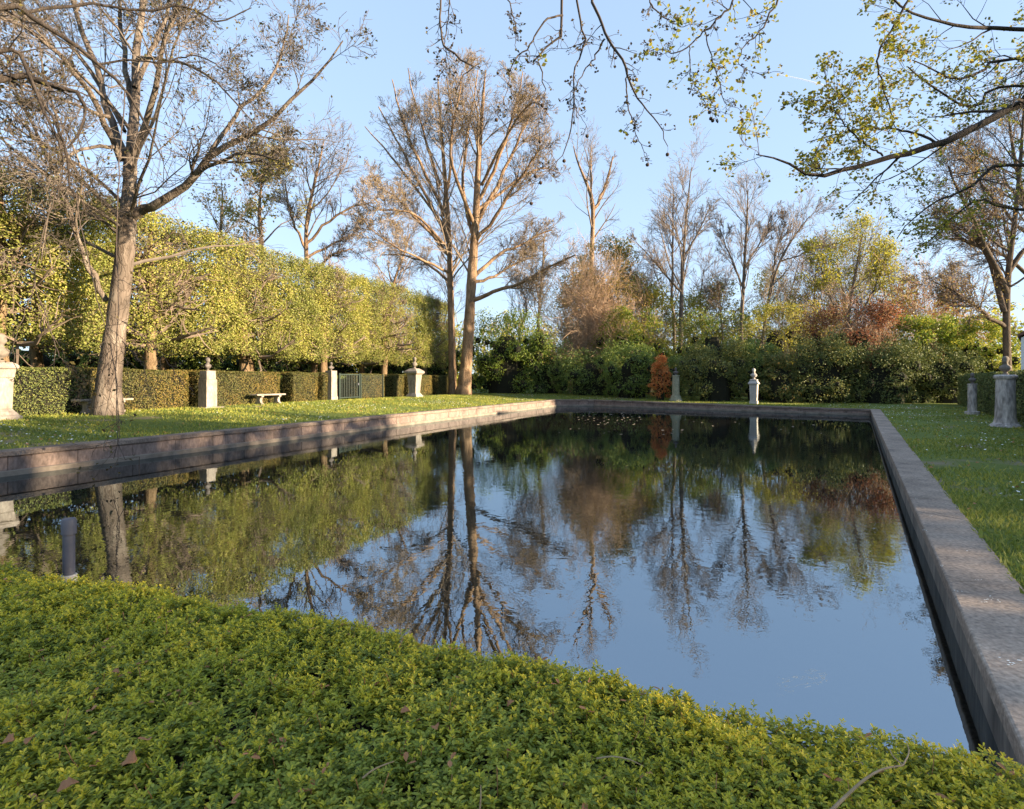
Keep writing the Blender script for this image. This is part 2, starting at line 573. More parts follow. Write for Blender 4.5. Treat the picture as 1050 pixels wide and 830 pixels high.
def poly_dist(x, y):
    """distance outside the pool outline (negative inside)"""
    x = np.asarray(x, float)
    y = np.asarray(y, float)
    best = np.full(np.broadcast(x, y).shape, 1e9)
    inside = np.ones(best.shape, bool)
    for i in range(NP_):
        p, q = POLY[i], POLY[(i + 1) % NP_]
        e = q - p
        t = np.clip(((x - p[0]) * e[0] + (y - p[1]) * e[1]) / (e @ e), 0, 1)
        best = np.minimum(best, np.hypot(x - p[0] - t * e[0], y - p[1] - t * e[1]))
        n = enorm(i)
        inside &= ((x - p[0]) * n[0] + (y - p[1]) * n[1]) < 0
    return np.where(inside, -best, best)


def zc(x, y):
    w = (np.asarray(x) - A0[0]) * LIN[0] + (np.asarray(y) - A0[1]) * LIN[1]
    return 0.46 - 0.14 * np.clip(w / 16, 0, 1)


def ground(x, y):
    w = (np.asarray(x) - A0[0]) * LIN[0] + (np.asarray(y) - A0[1]) * LIN[1]
    d = np.maximum(poly_dist(x, y), 0)
    return zc(x, y) + 0.27 * sstep((d - 0.4) / 7) * (1 - 0.75 * np.clip(w / 18, 0, 1))


def gz(x, y):
    return float(ground(x, y))


# ground sheet: rings that spread outward from the pool outline
def build_ground():
    base, dirs = [], []
    for i in range(NP_):
        p, q = POLY[i], POLY[(i + 1) % NP_]
        n0, n1 = enorm((i - 1) % NP_), enorm(i)
        for t in np.linspace(0, 1, 9):
            d = n0 * (1 - t) + n1 * t
            base.append(p)
            dirs.append(d / np.linalg.norm(d))
        for t in np.linspace(0, 1, 42)[1:-1]:
            base.append(p * (1 - t) + q * t)
            dirs.append(n1)
    base, dirs = np.array(base), np.array(dirs)
    rings = []
    for d in (0.30, 0.36, 0.6, 1, 1.5, 2, 2.7, 3.5, 4.5, 5.5, 6.5, 8, 10, 14, 20, 30, 50, 90, 200, 600, 2500):
        p = base + dirs * d
        z = ground(p[:, 0], p[:, 1])
        if d < 0.33:
            z = z - 0.06
        else:
            z = z - 0.006
        if d > 0.9 and d < 40:
            z = z + R.normal(size=len(z)) * 0.006
        rings.append(np.column_stack([p, z]))
    mb = MB()
    mb.rings(np.array(rings), close=False)
    o = mb.build('lawn', M['lawn'], smooth=True)
    tag(o, kind='structure')


build_ground()

# water
mb = MB()
pl = offset(0.05)
mb.add([(p[0], p[1], 0) for p in pl], [list(range(NP_))[::-1]])
tag(mb.build('water', M['water']), kind='structure')

# ------------------------------------------------------------------ pool walls


def edge_pts(i, d):
    o = offset(d)
    return o[i], o[(i + 1) % NP_]


def wall_run(i, label, matw, matc, blk, cap_blk, cw, lip=0.10, ledge=True):
    P, Q = POLY[i], POLY[(i + 1) % NP_]
    mid = (P + Q) / 2
    root = empty('pool_wall', (mid[0], mid[1], 0), label, 'pool wall')
    org = (mid[0], mid[1], 0)
    L = np.linalg.norm(Q - P)

    def quad(d0, d1, t0, t1, z0f, z1f, mb, e=0.0):
        a0, b0 = edge_pts(i, d0)
        a1, b1 = edge_pts(i, d1)
        g = e / L
        pts = [a0 + (b0 - a0) * (t0 + g), a0 + (b0 - a0) * (t1 - g), a1 + (b1 - a1) * (t1 - g), a1 + (b1 - a1) * (t0 + g)]
        pts = pts[::-1]
        mb.hexa([(p[0], p[1], z0f(p)) for p in pts], [(p[0], p[1], z1f(p)) for p in pts])

    rng = random.Random(i + 3)
    wb = MB()
    quad(0.02, 0.34, 0, 1, lambda p: -0.4, lambda p: float(zc(*p)) - lip - 0.012, wb)
    wb.build('backing', M['joint'], root, origin=org)
    wb = MB()
    t = 0.0
    while t < 1:
        t2 = t + blk * rng.uniform(0.75, 1.25) / L
        if t2 > 1 - 0.4 * blk / L:
            t2 = 1
        o_ = rng.uniform(-0.004, 0.004)
        quad(0.0 + o_, 0.12, t, t2, lambda p: -0.4, lambda p: float(zc(*p)) - lip - 0.010, wb, 0.011)
        t = t2
    bevel(wb.build('face', matw, root, origin=org), 0.006, 1)
    wb = MB()
    t = 0.0
    while t < 1:
        t2 = t + cap_blk * rng.uniform(0.8, 1.2) / L
        if t2 > 1 - 0.4 * cap_blk / L:
            t2 = 1
        h = rng.uniform(-0.003, 0.004)
        quad(-0.035 + h, cw, t, t2, lambda p: float(zc(*p)) - lip, lambda p: float(zc(*p)) + 0.004 + h, wb, 0.003)
        t = t2
    bevel(wb.build('coping', matc, root, origin=org), 0.014, 2)
    if ledge:
        wb = MB()
        quad(-0.075, 0.05, 0, 1, lambda p: -0.4, lambda p: 0.10, wb)
        bevel(wb.build('ledge', M['ledge'], root, origin=org), 0.01, 1)
    return root


wall_run(0, 'long sunlit stone block pool wall with ledge along the statue lawn', M['stone_wall'], M['stone_coping'], 0.95, 1.4, 0.36)
wall_run(1, 'short sunlit stone pool wall cutting the far pool corner', M['stone_wall'], M['stone_coping'], 0.9, 1.3, 0.36)
wall_run(2, 'shaded dark stone pool wall in front of the evergreen hedges', M['stone_wall'], M['stone_coping'], 1.3, 2.2, 0.36)
wall_run(3, 'pool wall with broad grey concrete coping beside the shaded lawn', M['concrete_wall'], M['concrete'], 2.6, 5.2, 0.40, 0.10, ledge=False)
wall_run(4, 'low pool wall hidden behind the leafy ground cover', M['concrete_wall'], M['concrete'], 2.6, 40.0, 0.36, 0.085)

# ------------------------------------------------------------------ branch growth


def resample(pts, rad, K):
    pts = np.asarray(pts, float)
    rad = np.asarray(rad, float)
    n = len(pts)
    t = np.linspace(0, n - 1, K)
    ext = np.vstack([2 * pts[0] - pts[1], pts, 2 * pts[-1] - pts[-2]])
    i = np.clip(t.astype(int), 0, n - 2)
    u = (t - i)[:, None]
    p0, p1, p2, p3 = ext[i], ext[i + 1], ext[i + 2], ext[i + 3]
    out = 0.5 * (2 * p1 + (p2 - p0) * u + (2 * p0 - 5 * p1 + 4 * p2 - p3) * u ** 2 + (3 * p1 - p0 - 3 * p2 + p3) * u ** 3)
    return out, np.interp(t, np.arange(n), rad)


def resample_len(pts, rad, K, wob=0.0, rng=None):
    p, r = resample(pts, rad, 8 * len(pts))
    L = np.concatenate([[0], np.cumsum(np.linalg.norm(np.diff(p, axis=0), axis=1))])
    t = np.linspace(0, L[-1], K)
    q = np.column_stack([np.interp(t, L, p[:, k]) for k in range(3)])
    if wob:
        q[1:] += rng.normal(size=(K - 1, 3)) * wob
    return q, np.interp(t, L, r)


def grow(P, rad, m, t0, t1, ang, length, K, wig, up, rad_f, rng, taper=0.25, lmin=0.0, droop=0.0, bias=None):
    """children of the branches P (n,K0,3): m for each, between t0 and t1; returns arrays"""
    n, K0, _ = P.shape
    N = n * m
    pi = np.repeat(np.arange(n), m)
    t = rng.uniform(t0, t1, N)
    f = t * (K0 - 1)
    i = np.clip(f.astype(int), 0, K0 - 2)
    u = (f - i)[:, None]
    pos = P[pi, i] * (1 - u) + P[pi, i + 1] * u
    d = P[pi, i + 1] - P[pi, i]
    d /= np.linalg.norm(d, axis=1, keepdims=True) + 1e-9
    r0 = rad[pi, i] * (1 - u[:, 0]) + rad[pi, i + 1] * u[:, 0]
    plen = np.linalg.norm(np.diff(P, axis=1), axis=2).sum(1)[pi]
    rv = rng.normal(size=(N, 3))
    rv -= d * (rv * d).sum(1, keepdims=True)
    rv /= np.linalg.norm(rv, axis=1, keepdims=True) + 1e-9
    a = np.radians(ang * rng.uniform(0.65, 1.35, N))[:, None]
    dr = d * np.cos(a) + rv * np.sin(a)
    if bias is not None:
        dr = dr + np.asarray(bias)
        dr /= np.linalg.norm(dr, axis=1, keepdims=True)
    L = np.maximum(plen * length * (1.15 - 0.65 * t) * rng.uniform(0.6, 1.3, N), lmin)
    st = (L / (K - 1))[:, None]
    Q = np.zeros((N, K, 3))
    Q[:, 0] = pos
    for k in range(1, K):
        dr = dr + rng.normal(size=(N, 3)) * wig
        dr[:, 2] += up - droop * k / K
        dr /= np.linalg.norm(dr, axis=1, keepdims=True) + 1e-9
        Q[:, k] = Q[:, k - 1] + dr * st
    rs = np.minimum(r0 * 0.8, r0 * rad_f * rng.uniform(0.8, 1.2, N))
    rr = rs[:, None] * (1 - (1 - taper) * np.linspace(0, 1, K))[None, :]
    return Q, rr


def px_limb(pts, K=10):
    """pts: (u, v, Y, radius in photo pixels)"""
    p = [at(u, v, Y) for u, v, Y, r in pts]
    r = [r / F * Y for u, v, Y, r in pts]
    return resample(p, r, K)


def trunk_flare(rad, k=3, f=1.35):
    rad = rad.copy()
    for i in range(k):
        rad[i] *= 1 + (f - 1) * (1 - i / k) ** 2
    return rad


def bumpy(P, amp, rng):
    return P + rng.normal(size=P.shape) * amp


def thin(L, f):
    return [(p, [q * f for q in r]) for p, r in L]


def make_tree(name, label, group, base, stems, limbs, levels, bark, twig, leaf=None, seed=1, K=12, stem_sides=12, min_r=0.008, cat='tree', flare=1.3, env=None):
    """stems, limbs: lists of (pts, rad); levels: list of dicts for grow; leaf: dict(mat, n per twig, size)"""
    rng = np.random.default_rng(seed)
    root = empty(name, tuple(base), label, cat, group)
    mb = MB()
    S = [resample(p, r, K) for p, r in stems]
    SP, SRd = np.array([s[0] for s in S]), np.array([trunk_flare(s[1], 3, flare) for s in S])
    wob = np.ones((len(S), K))
    # finer rings so that the bole is not a smooth pipe
    FP, FR = [], []
    for p, r in zip(SP, SRd):
        fp, fr = resample(p, r, 40)
        fr = fr * (1 + rng.normal(size=40) * 0.03)
        FP.append(fp)
        FR.append(fr)
    mb.tubes(np.array(FP), np.array(FR), stem_sides)
    allP, allR = [SP], [SRd]
    if limbs:
        Lb = [resample(p, r, K) for p, r in limbs]
        LP, LR = np.array([l[0] for l in Lb]), np.array([l[1] for l in Lb])
        LP[:, 1:] = LP[:, 1:] + rng.normal(size=LP[:, 1:].shape) * (LR[:, 1:, None] * 0.5)
        mb.tubes(LP, LR, 8)
        allP.append(LP)
        allR.append(LR)
    mb.build('trunk', M[bark], root, smooth=True, origin=base)
    curP, curR = np.concatenate(allP), np.concatenate(allR)
    mb = MB()
    tips = None
    for li, lv in enumerate(levels):
        lv = dict(lv)
        sides = lv.pop('sides', 3)
        rmax = lv.pop('rmax', 1.0)
        Q, q = grow(curP, curR, rng=rng, **lv)
        if env is not None:
            k = env(Q[:, -1])
            Q, q = Q[k], q[k]
        q = np.maximum(q * np.minimum(1, rmax / q[:, :1]), min_r)
        mb.tubes(Q, q, sides)
        curP, curR = Q, q
        tips = Q
    if levels:
        mb.build('crown', M[twig], root, origin=base)
    if leaf:
        lp = MB()
        n = leaf['n']
        idx = rng.random(len(tips)) < leaf.get('share', 1.0)
        T = tips[idx]
        if leaf.get('fn') is not None:
            keep = leaf['fn'](T[:, -1])
            T = T[keep]
        k = rng.integers(T.shape[1] // 2, T.shape[1], size=(len(T), n))
        pos = T[np.arange(len(T))[:, None], k].reshape(-1, 3) + rng.normal(size=(len(T) * n, 3)) * leaf['spread']
        lp.leaves(pos, leaf['size'], up=0.3, rng=rng)
        lp.build('leaves', M[leaf['mat']], root, origin=base)
    return root


def stem_px(pts):
    return ([at(u, v, Y) for u, v, Y, r in pts], [r / F * Y for u, v, Y, r in pts])


# ------------------------------------------------------------------ big plane tree on the statue lawn
def big_plane():
    Y = 17.9
    base = at(110, 424, Y)
    base[2] = gz(base[0], base[1]) - 0.05
    st = [stem_px([(110, 427, Y, 17.5), (111, 400, Y, 15), (114, 370, Y, 13.6), (119, 335, Y, 12.4), (124, 295, Y, 11.8), (128, 260, Y, 11.2),
                   (131, 225, Y, 10.6), (133, 190, Y, 8.4), (135, 150, Y, 6.8), (139, 100, Y + .3, 5.6), (140, 50, Y + .6, 4.6),
                   (147, 0, Y + 1, 3.8), (150, -80, Y + 1.2, 2.6), (152, -170, Y + 1.2, 1.2)])]
    lm = []

    def L(*p):
        lm.append(stem_px([(u, v, Y + d, r) for u, v, d, r in p]))
    L((137, 222, 0, 7), (152, 214, 0, 6.4), (172, 206, -.2, 5.8), (195, 187, -.5, 5), (212, 165, -.8, 4.6), (240, 146, -1, 4), (275, 128, -1.2, 3), (300, 100, -1.4, 2.4), (330, 72, -1.5, 1.6), (352, 42, -1.5, .9))
    L((212, 165, -.8, 3.6), (232, 135, -.6, 2.8), (250, 108, -.4, 2.4), (275, 85, 0, 2), (290, 50, .2, 1.4), (296, 16, .4, .8))
    L((205, 176, -.7, 2.6), (240, 160, -1.3, 2), (262, 158, -1.8, 1.6), (285, 165, -2.2, 1))
    L((130, 180, 0, 6), (118, 140, .3, 5), (108, 100, .6, 4.2), (95, 60, 1, 3.6), (80, 20, 1.4, 3), (66, -40, 1.6, 2), (60, -110, 1.8, 1.2))
    L((134, 165, 0, 5), (148, 125, -.5, 4.2), (160, 85, -1, 3.6), (168, 45, -1.3, 3), (184, 5, -1.6, 2.4), (200, -50, -1.8, 1.5), (215, -110, -2, .8))
    L((137, 110, .2, 4), (128, 60, .8, 3.2), (122, 15, 1.4, 2.6), (122, -60, 2, 1.6))
    L((138, 90, .2, 3.6), (155, 50, .8, 3), (172, 10, 1.4, 2.4), (180, -50, 2, 1.4))
    L((124, 165, 0, 4.6), (104, 118, -1, 3.8), (82, 82, -1.8, 3.2), (50, 48, -2.6, 2.8), (20, 25, -3.2, 2.4), (-20, 12, -4, 1.8))
    L((109, 308, 0, 4), (95, 282, -.5, 3.4), (80, 248, -1, 3), (68, 205, -1.4, 2.6), (50, 165, -1.8, 2.2), (25, 110, -2.2, 1.7), (0, 60, -2.6, 1.2))
    L((96, 284, -.5, 2.4), (84, 262, -1.2, 2), (78, 222, -1.8, 1.7), (84, 180, -2.2, 1.4), (66, 130, -2.6, 1.1), (40, 90, -3, .8))
    L((112, 120, -.7, 2.8), (85, 110, -1.6, 2.2), (55, 100, -2.4, 1.8), (20, 85, -3, 1.5), (-10, 78, -3.6, 1))
    L((120, 150, -.2, 2.8), (95, 150, -1.2, 2.2), (72, 158, -2, 1.8), (55, 190, -2.4, 1.4), (48, 230, -2.6, 1), (42, 270, -2.6, .7))
    L((141, 60, .5, 2.8), (175, 62, -.3, 2.1), (210, 75, -1, 1.6), (235, 98, -1.6, 1.2), (262, 128, -2, .8))
    L((128, 135, .3, 2.6), (90, 70, .9, 2), (60, 30, 1.2, 1.5), (20, -20, 1.5, 1))
    lv = [dict(m=12, t0=.3, t1=1, ang=48, length=.34, K=7, wig=.16, up=.06, rad_f=.36, taper=.3, lmin=1.2, sides=5, rmax=.06),
          dict(m=9, t0=.2, t1=1, ang=48, length=.55, K=5, wig=.2, up=.03, rad_f=.5, taper=.4, sides=3),
          dict(m=7, t0=.15, t1=1, ang=45, length=.6, K=4, wig=.22, up=.04, rad_f=.5, taper=.5, sides=3)]
    t = make_tree('plane_tree', 'huge plane tree with flaking bark standing before the clipped hedge, bare spreading limbs', None, base, thin(st, .76), thin(lm, .74), lv,
                  'bark_plane', 'twig_plane', dict(mat='leaf_old', n=2, share=.28, size=.10, spread=.06), seed=11, K=14, stem_sides=20, min_r=.006, flare=1.1)
    return t


big_plane()


# ------------------------------------------------------------------ pair of tall trees at the far corner
def twin():
    Y = 42.0
    for k, (st, lm, lab) in enumerate((
        ([(475, 405, Y, 11), (477, 385, Y, 8.8), (480, 350, Y, 8.2), (482, 315, Y, 7.6), (484, 280, Y, 7), (487, 240, Y, 6), (489, 200, Y, 5), (491, 160, Y, 4), (494, 120, Y, 2.8), (496, 92, Y, 1.8), (498, 72, Y, .8)],
         [[(485, 308, 0, 3.6), (505, 300, -1, 2.8), (530, 293, -2, 2.3), (558, 276, -3, 1.8), (590, 262, -4, 1)],
          [(485, 285, 0, 3), (510, 262, 1, 2.3), (535, 250, 2, 1.7), (565, 235, 3, 1)],
          [(487, 250, 0, 3), (512, 215, -1, 2.4), (535, 180, -2, 1.8), (556, 150, -3, 1)],
          [(489, 230, 0, 3), (515, 180, 1, 2.4), (536, 135, 2, 1.7), (552, 98, 2.4, .8)],
          [(492, 205, 0, 2.8), (516, 150, -.5, 2.2), (530, 105, -1, 1.4), (536, 74, -1, .7)],
          [(490, 215, 0, 2.4), (530, 185, 2, 1.8), (556, 172, 3, 1.2), (574, 178, 3.5, .6)],
          [(494, 190, 0, 2.2), (525, 130, -3, 1.6), (548, 105, -4, 1.1), (562, 118, -4.5, .6)],
          [(486, 245, 0, 2.8), (475, 200, 1, 2.3), (478, 150, 2, 1.7), (486, 100, 2, 1), (490, 72, 2, .6)],
          [(488, 235, 0, 3), (470, 190, -2, 2.4), (462, 150, -3, 1.8), (470, 100, -4, 1.2), (474, 72, -4, .6)],
          [(484, 290, 0, 2.6), (505, 285, 3, 2), (530, 270, 5, 1.4), (552, 262, 6, .8)]],
         'stouter of the twin bare trees at the far pool corner, limb reaching over water'),
        ([(464, 404, Y + 1, 6.2), (464, 380, Y + 1, 5.4), (463, 340, Y + 1, 5), (462, 300, Y + 1, 4.6), (461, 260, Y + 1, 4.2), (459, 220, Y + 1, 3.6), (456, 180, Y + 1, 3), (453, 140, Y + 1, 2.3), (450, 105, Y + 1, 1.4), (449, 78, Y + 1, .6)],
         [[(460, 262, 0, 2.8), (436, 235, -1, 2.2), (410, 205, -2, 1.6), (385, 190, -3, .9)],
          [(459, 245, 0, 2.8), (436, 200, 1, 2.2), (410, 150, 2, 1.5), (388, 110, 2.4, .8)],
          [(456, 222, 0, 2.6), (432, 170, -1, 2), (412, 120, -2, 1.3), (402, 82, -2, .7)],
          [(452, 190, 0, 2.2), (436, 145, 1, 1.7), (424, 100, 1.6, 1.1), (418, 70, 1.8, .6)],
          [(462, 290, 0, 2.2), (440, 272, 2, 1.7), (415, 262, 4, 1.2), (390, 262, 5, .7)],
          [(458, 235, 0, 2.2), (420, 185, 3, 1.6), (392, 150, 4, 1.1), (374, 130, 4.5, .6)],
          [(460, 255, 0, 2.2), (425, 220, -4, 1.6), (390, 215, -6, 1.1), (370, 205, -7, .6)],
          [(455, 215, 0, 2.4), (462, 170, 2, 1.9), (464, 120, 3, 1.3), (458, 78, 3.5, .7)],
          [(461, 280, 0, 2), (430, 265, -3, 1.5), (400, 250, -5, 1), (376, 232, -6, .6)]],
         'slimmer of the twin bare trees at the far pool corner, leaning outward'))):
        b = at(st[0][0], 403, Y + k)
        b[2] = gz(b[0], b[1]) - .1
        sp, sr = stem_px(st)
        sp[0][2] = b[2]
        lms = [stem_px([(u, v, st[0][2] + d, r) for u, v, d, r in l]) for l in lm]
        lv = [dict(m=24, t0=.34, t1=1, ang=40, length=.30, K=7, wig=.12, up=.08, rad_f=.34, taper=.3, lmin=1.6, sides=4, rmax=.075),
              dict(m=10, t0=.2, t1=1, ang=42, length=.5, K=5, wig=.15, up=.05, rad_f=.5, taper=.4, sides=3),
              dict(m=8, t0=.15, t1=1, ang=40, length=.55, K=4, wig=.18, up=.05, rad_f=.55, taper=.5, sides=3)]
        # the bole stays clear below the first limbs
        keep = [(np.array(p), np.array(r)) for p, r in [(sp, sr)]]
        rt = make_tree('tall_tree', lab, 'twin trees at the pool corner', b, thin(keep, .68), thin(lms, .72), lv, 'bark_brown', 'twig_fine',
                       dict(mat='leaf_gold', n=1, share=.35, size=.09, spread=.05, fn=lambda q: q[:, 2] > 7), seed=21 + k, K=12, stem_sides=16, min_r=.0095, flare=1.2,
                       env=lambda p: ((p[:, 0] + 3.6) / 8.8) ** 2 + ((p[:, 1] - 42) / 9.5) ** 2 + (np.maximum(p[:, 2] - 15.5, 0) / 9.8) ** 2 < 1)


twin()


# ------------------------------------------------------------------ loose bare trees beyond the hedges
def bare(label, group, pts, Y, seed, twig='twig_grey', bark='bark_grey', m=(14, 9, 6), ang=38, length=.30, leaf=None, limbs=(), min_r=.010, up=.09, lens=(.5, .55)):
    b = at(pts[0][0], HV, Y)
    b[2] = gz(b[0], b[1]) - .1
    sp, sr = stem_px([(u, v, Y, r) for u, v, r in pts])
    sp[0] = np.array([b[0], b[1], b[2]])
    sps = [(np.array(sp), np.array(sr))]
    lms = [stem_px([(u, v, Y + d, r) for u, v, d, r in l]) for l in limbs]
    lv = [dict(m=m[0], t0=.3, t1=1, ang=ang, length=length, K=7, wig=.12, up=up, rad_f=.42, taper=.3, lmin=1.5, sides=4),
          dict(m=m[1], t0=.2, t1=1, ang=ang, length=lens[0], K=5, wig=.15, up=up * .6, rad_f=.5, taper=.4, sides=3),
          dict(m=m[2], t0=.2, t1=1, ang=ang, length=lens[1], K=4, wig=.18, up=.04, rad_f=.55, taper=.5, sides=3)]
    return make_tree('bare_tree' if leaf is None else 'tree', label, group, b, thin(sps, .74), thin(lms, .74), lv, bark, twig, leaf, seed=seed, K=12, stem_sides=10, min_r=min_r)


G = 'bare trees beyond the hedges'
bare('spindly bare tree with a forked bulbous crown above the brown thicket', G, [(606, 380, 3.4), (606, 300, 3.2), (607, 255, 3), (608, 225, 3), (607, 205, 2.6), (600, 185, 2), (592, 165, 1.2), (588, 150, .6)], 62, 31,
     'twig_tan', 'bark_brown', m=(9, 7, 5), length=.26,
     limbs=[[(608, 222, 0, 2.6), (618, 198, 1, 2), (624, 180, 1, 1.5), (628, 160, 1, .8)], [(607, 210, 0, 2), (606, 185, 2, 1.5), (606, 160, 3, .8)]])
bare('double stemmed bare tree rising behind the round column', G, [(697, 400, 3.2), (698, 340, 2.9), (699, 300, 2.5), (701, 260, 2.1), (703, 230, 1.6), (706, 200, 1.1), (709, 172, .6)], 52, 32,
     limbs=[[(692, 395, 1, 2.4), (690, 330, 1, 2.1), (689, 290, 1, 1.7), (690, 240, 1, 1.2), (691, 200, 1, .7)], [(699, 300, 0, 1.7), (685, 285, -1, 1.3), (668, 265, -1, .9), (652, 248, -1, .5)], [(701, 265, 0, 1.6), (716, 238, 0, 1.2), (730, 210, 0, .6)]],
     m=(18, 10, 6), ang=34)
bare('straight bare tree between the column and the urn pedestal', G, [(760, 400, 2.8), (760, 340, 2.6), (762, 300, 2.3), (764, 260, 1.9), (766, 225, 1.4), (767, 195, .7)], 52, 33, m=(20, 10, 6), ang=32,
     limbs=[[(762, 295, 0, 1.5), (748, 262, 1, 1), (738, 235, 1, .6)], [(763, 275, 0, 1.5), (782, 245, 1, 1), (800, 222, 1, .5)]])
bare('leaning bare tree tilted away from the urn pedestal', G, [(776, 400, 2.4), (783, 340, 2.2), (789, 305, 2), (799, 270, 1.6), (813, 245, 1.2), (830, 222, .6)], 52, 34, m=(20, 10, 6), ang=30,
     limbs=[[(792, 292, 0, 1.5), (795, 262, 1, 1.1), (806, 228, 1, .6)], [(800, 268, 0, 1.3), (820, 262, -1, .9), (842, 252, -1, .5)]])
bare('old bare tree with crooked dark limbs above the copper shrub', G, [(868, 400, 2.6), (868, 340, 2.4), (866, 310, 2), (862, 290, 1.5), (858, 270, .8)], 58, 35, m=(10, 7, 5), ang=45,
     limbs=[[(867, 318, 0, 1.8), (845, 312, 0, 1.3), (820, 316, 0, .9), (806, 322, 0, .6)], [(867, 310, 0, 1.6), (880, 290, 0, 1.1), (895, 285, 0, .6)]])
bare('wide bare tree with pale arching limbs behind the clipped lime row', G, [(318, 400, 3.6), (316, 300, 3.2), (314, 260, 3), (315, 225, 2.6), (322, 190, 2), (328, 165, 1.2), (332, 145, .7)], 50, 36, 'twig_tan', 'bark_brown', m=(16, 10, 6), ang=44,
     limbs=[[(314, 250, 0, 2.2), (335, 228, 0, 1.8), (362, 212, 0, 1.3), (385, 208, 0, .7)], [(314, 265, 0, 2), (345, 248, 1, 1.5), (365, 240, 1, 1)], [(313, 255, 0, 2), (300, 225, -1, 1.5), (292, 190, -1, 1)],
            [(316, 285, 0, 2), (340, 262, -2, 1.5), (362, 255, -2, 1)]])
bare('thin bare tree showing over the end of the lime row', G, [(402, 400, 2.4), (400, 320, 2.2), (404, 290, 1.8), (414, 262, 1.4), (420, 240, .8)], 54, 37, 'twig_tan', 'bark_brown', m=(16, 10, 6), ang=46, length=.36)
bare('slender bare tree hazy in the gap beside the twin trees', G, [(550, 400, 2), (552, 330, 1.8), (556, 280, 1.4), (558, 245, .7)], 66, 38, m=(16, 10, 6))
bare('ivy clad tree with a fresh green crown above the lime row', 'leafy trees beyond the hedges', [(272, 400, 3.6), (270, 300, 3.2), (268, 250, 2.8), (266, 215, 2.2), (268, 190, 1.4), (270, 172, .7)], 52, 39, 'twig_tan', 'bark_brown', m=(18, 10, 6), ang=42, length=.26,
     leaf=dict(mat='leaf_olive', n=4, size=.26, spread=.16))
bare('small brown leaved tree beside the ivy clad one', 'leafy trees beyond the hedges', [(224, 400, 3), (224, 300, 2.6), (226, 240, 2), (228, 215, 1.2), (228, 195, .7)], 54, 40, 'twig_tan', 'bark_brown', m=(11, 7, 4), ang=42, length=.24,
     leaf=dict(mat='leaf_gold', n=3, size=.22, spread=.16))
bare('airy tree with bright yellow green new leaves above the copper shrub', 'leafy trees beyond the hedges', [(868, 400, 2.6), (868, 350, 2.2), (872, 310, 1.8), (878, 275, 1.2), (884, 240, .7)], 47, 41, 'twig_tan', 'bark_grey', m=(14, 7, 4), ang=30, length=.36,
     limbs=[[(868, 345, 0, 1.6), (850, 300, 0, 1.2), (838, 262, 0, .6)], [(869, 340, 0, 1.6), (895, 300, 0, 1.2), (908, 262, 0, .6)]],
     leaf=dict(mat='leaf_spring', n=4, size=.2, spread=.2, share=.9))
bare('tall tree with dark forked limbs and sparse gold leaves beyond the columns', G, [(1034, 400, 4.6), (1032, 330, 4.2), (1034, 280, 3.6), (1040, 230, 3), (1046, 170, 2.2), (1050, 110, 1.2)], 34, 42, 'twig_dark2', 'bark_dark2', m=(22, 11, 7), ang=46, length=.34, leaf=dict(mat='leaf_gold', n=2, share=.35, size=.10, spread=.08),
     limbs=[[(1030, 320, 0, 4), (1012, 262, 0, 3), (990, 235, 0, 2), (965, 225, 0, 1)], [(1032, 300, 0, 4), (1005, 240, -1, 2.8), (985, 200, -1, 1.8), (972, 170, -1, .8)], [(1034, 280, 0, 3.4), (1075, 225, 0, 2.5), (1100, 170, 0, 1.4)],
            [(1030, 335, 0, 3), (1005, 318, -1, 2.2), (980, 300, -1, 1.4), (955, 288, -1, .7)]], min_r=.010)

bare('leaning bare tree at the frame edge whose long boughs reach over the outbuilding', G, [(1082, 400, 5), (1076, 330, 4.6), (1066, 270, 4), (1052, 215, 3), (1040, 160, 2), (1034, 120, 1)], 38, 43, 'twig_dark2', 'bark_dark2', m=(20, 11, 7), ang=42, length=.32,
     limbs=[[(1072, 305, 0, 3), (1040, 270, 0, 2.2), (1008, 250, 0, 1.5), (975, 246, 0, .8)], [(1060, 245, 0, 2.6), (1030, 215, 1, 1.8), (1000, 180, 1, 1.2), (982, 150, 1, .6)]], min_r=.010)

# ------------------------------------------------------------------ clipped lime row


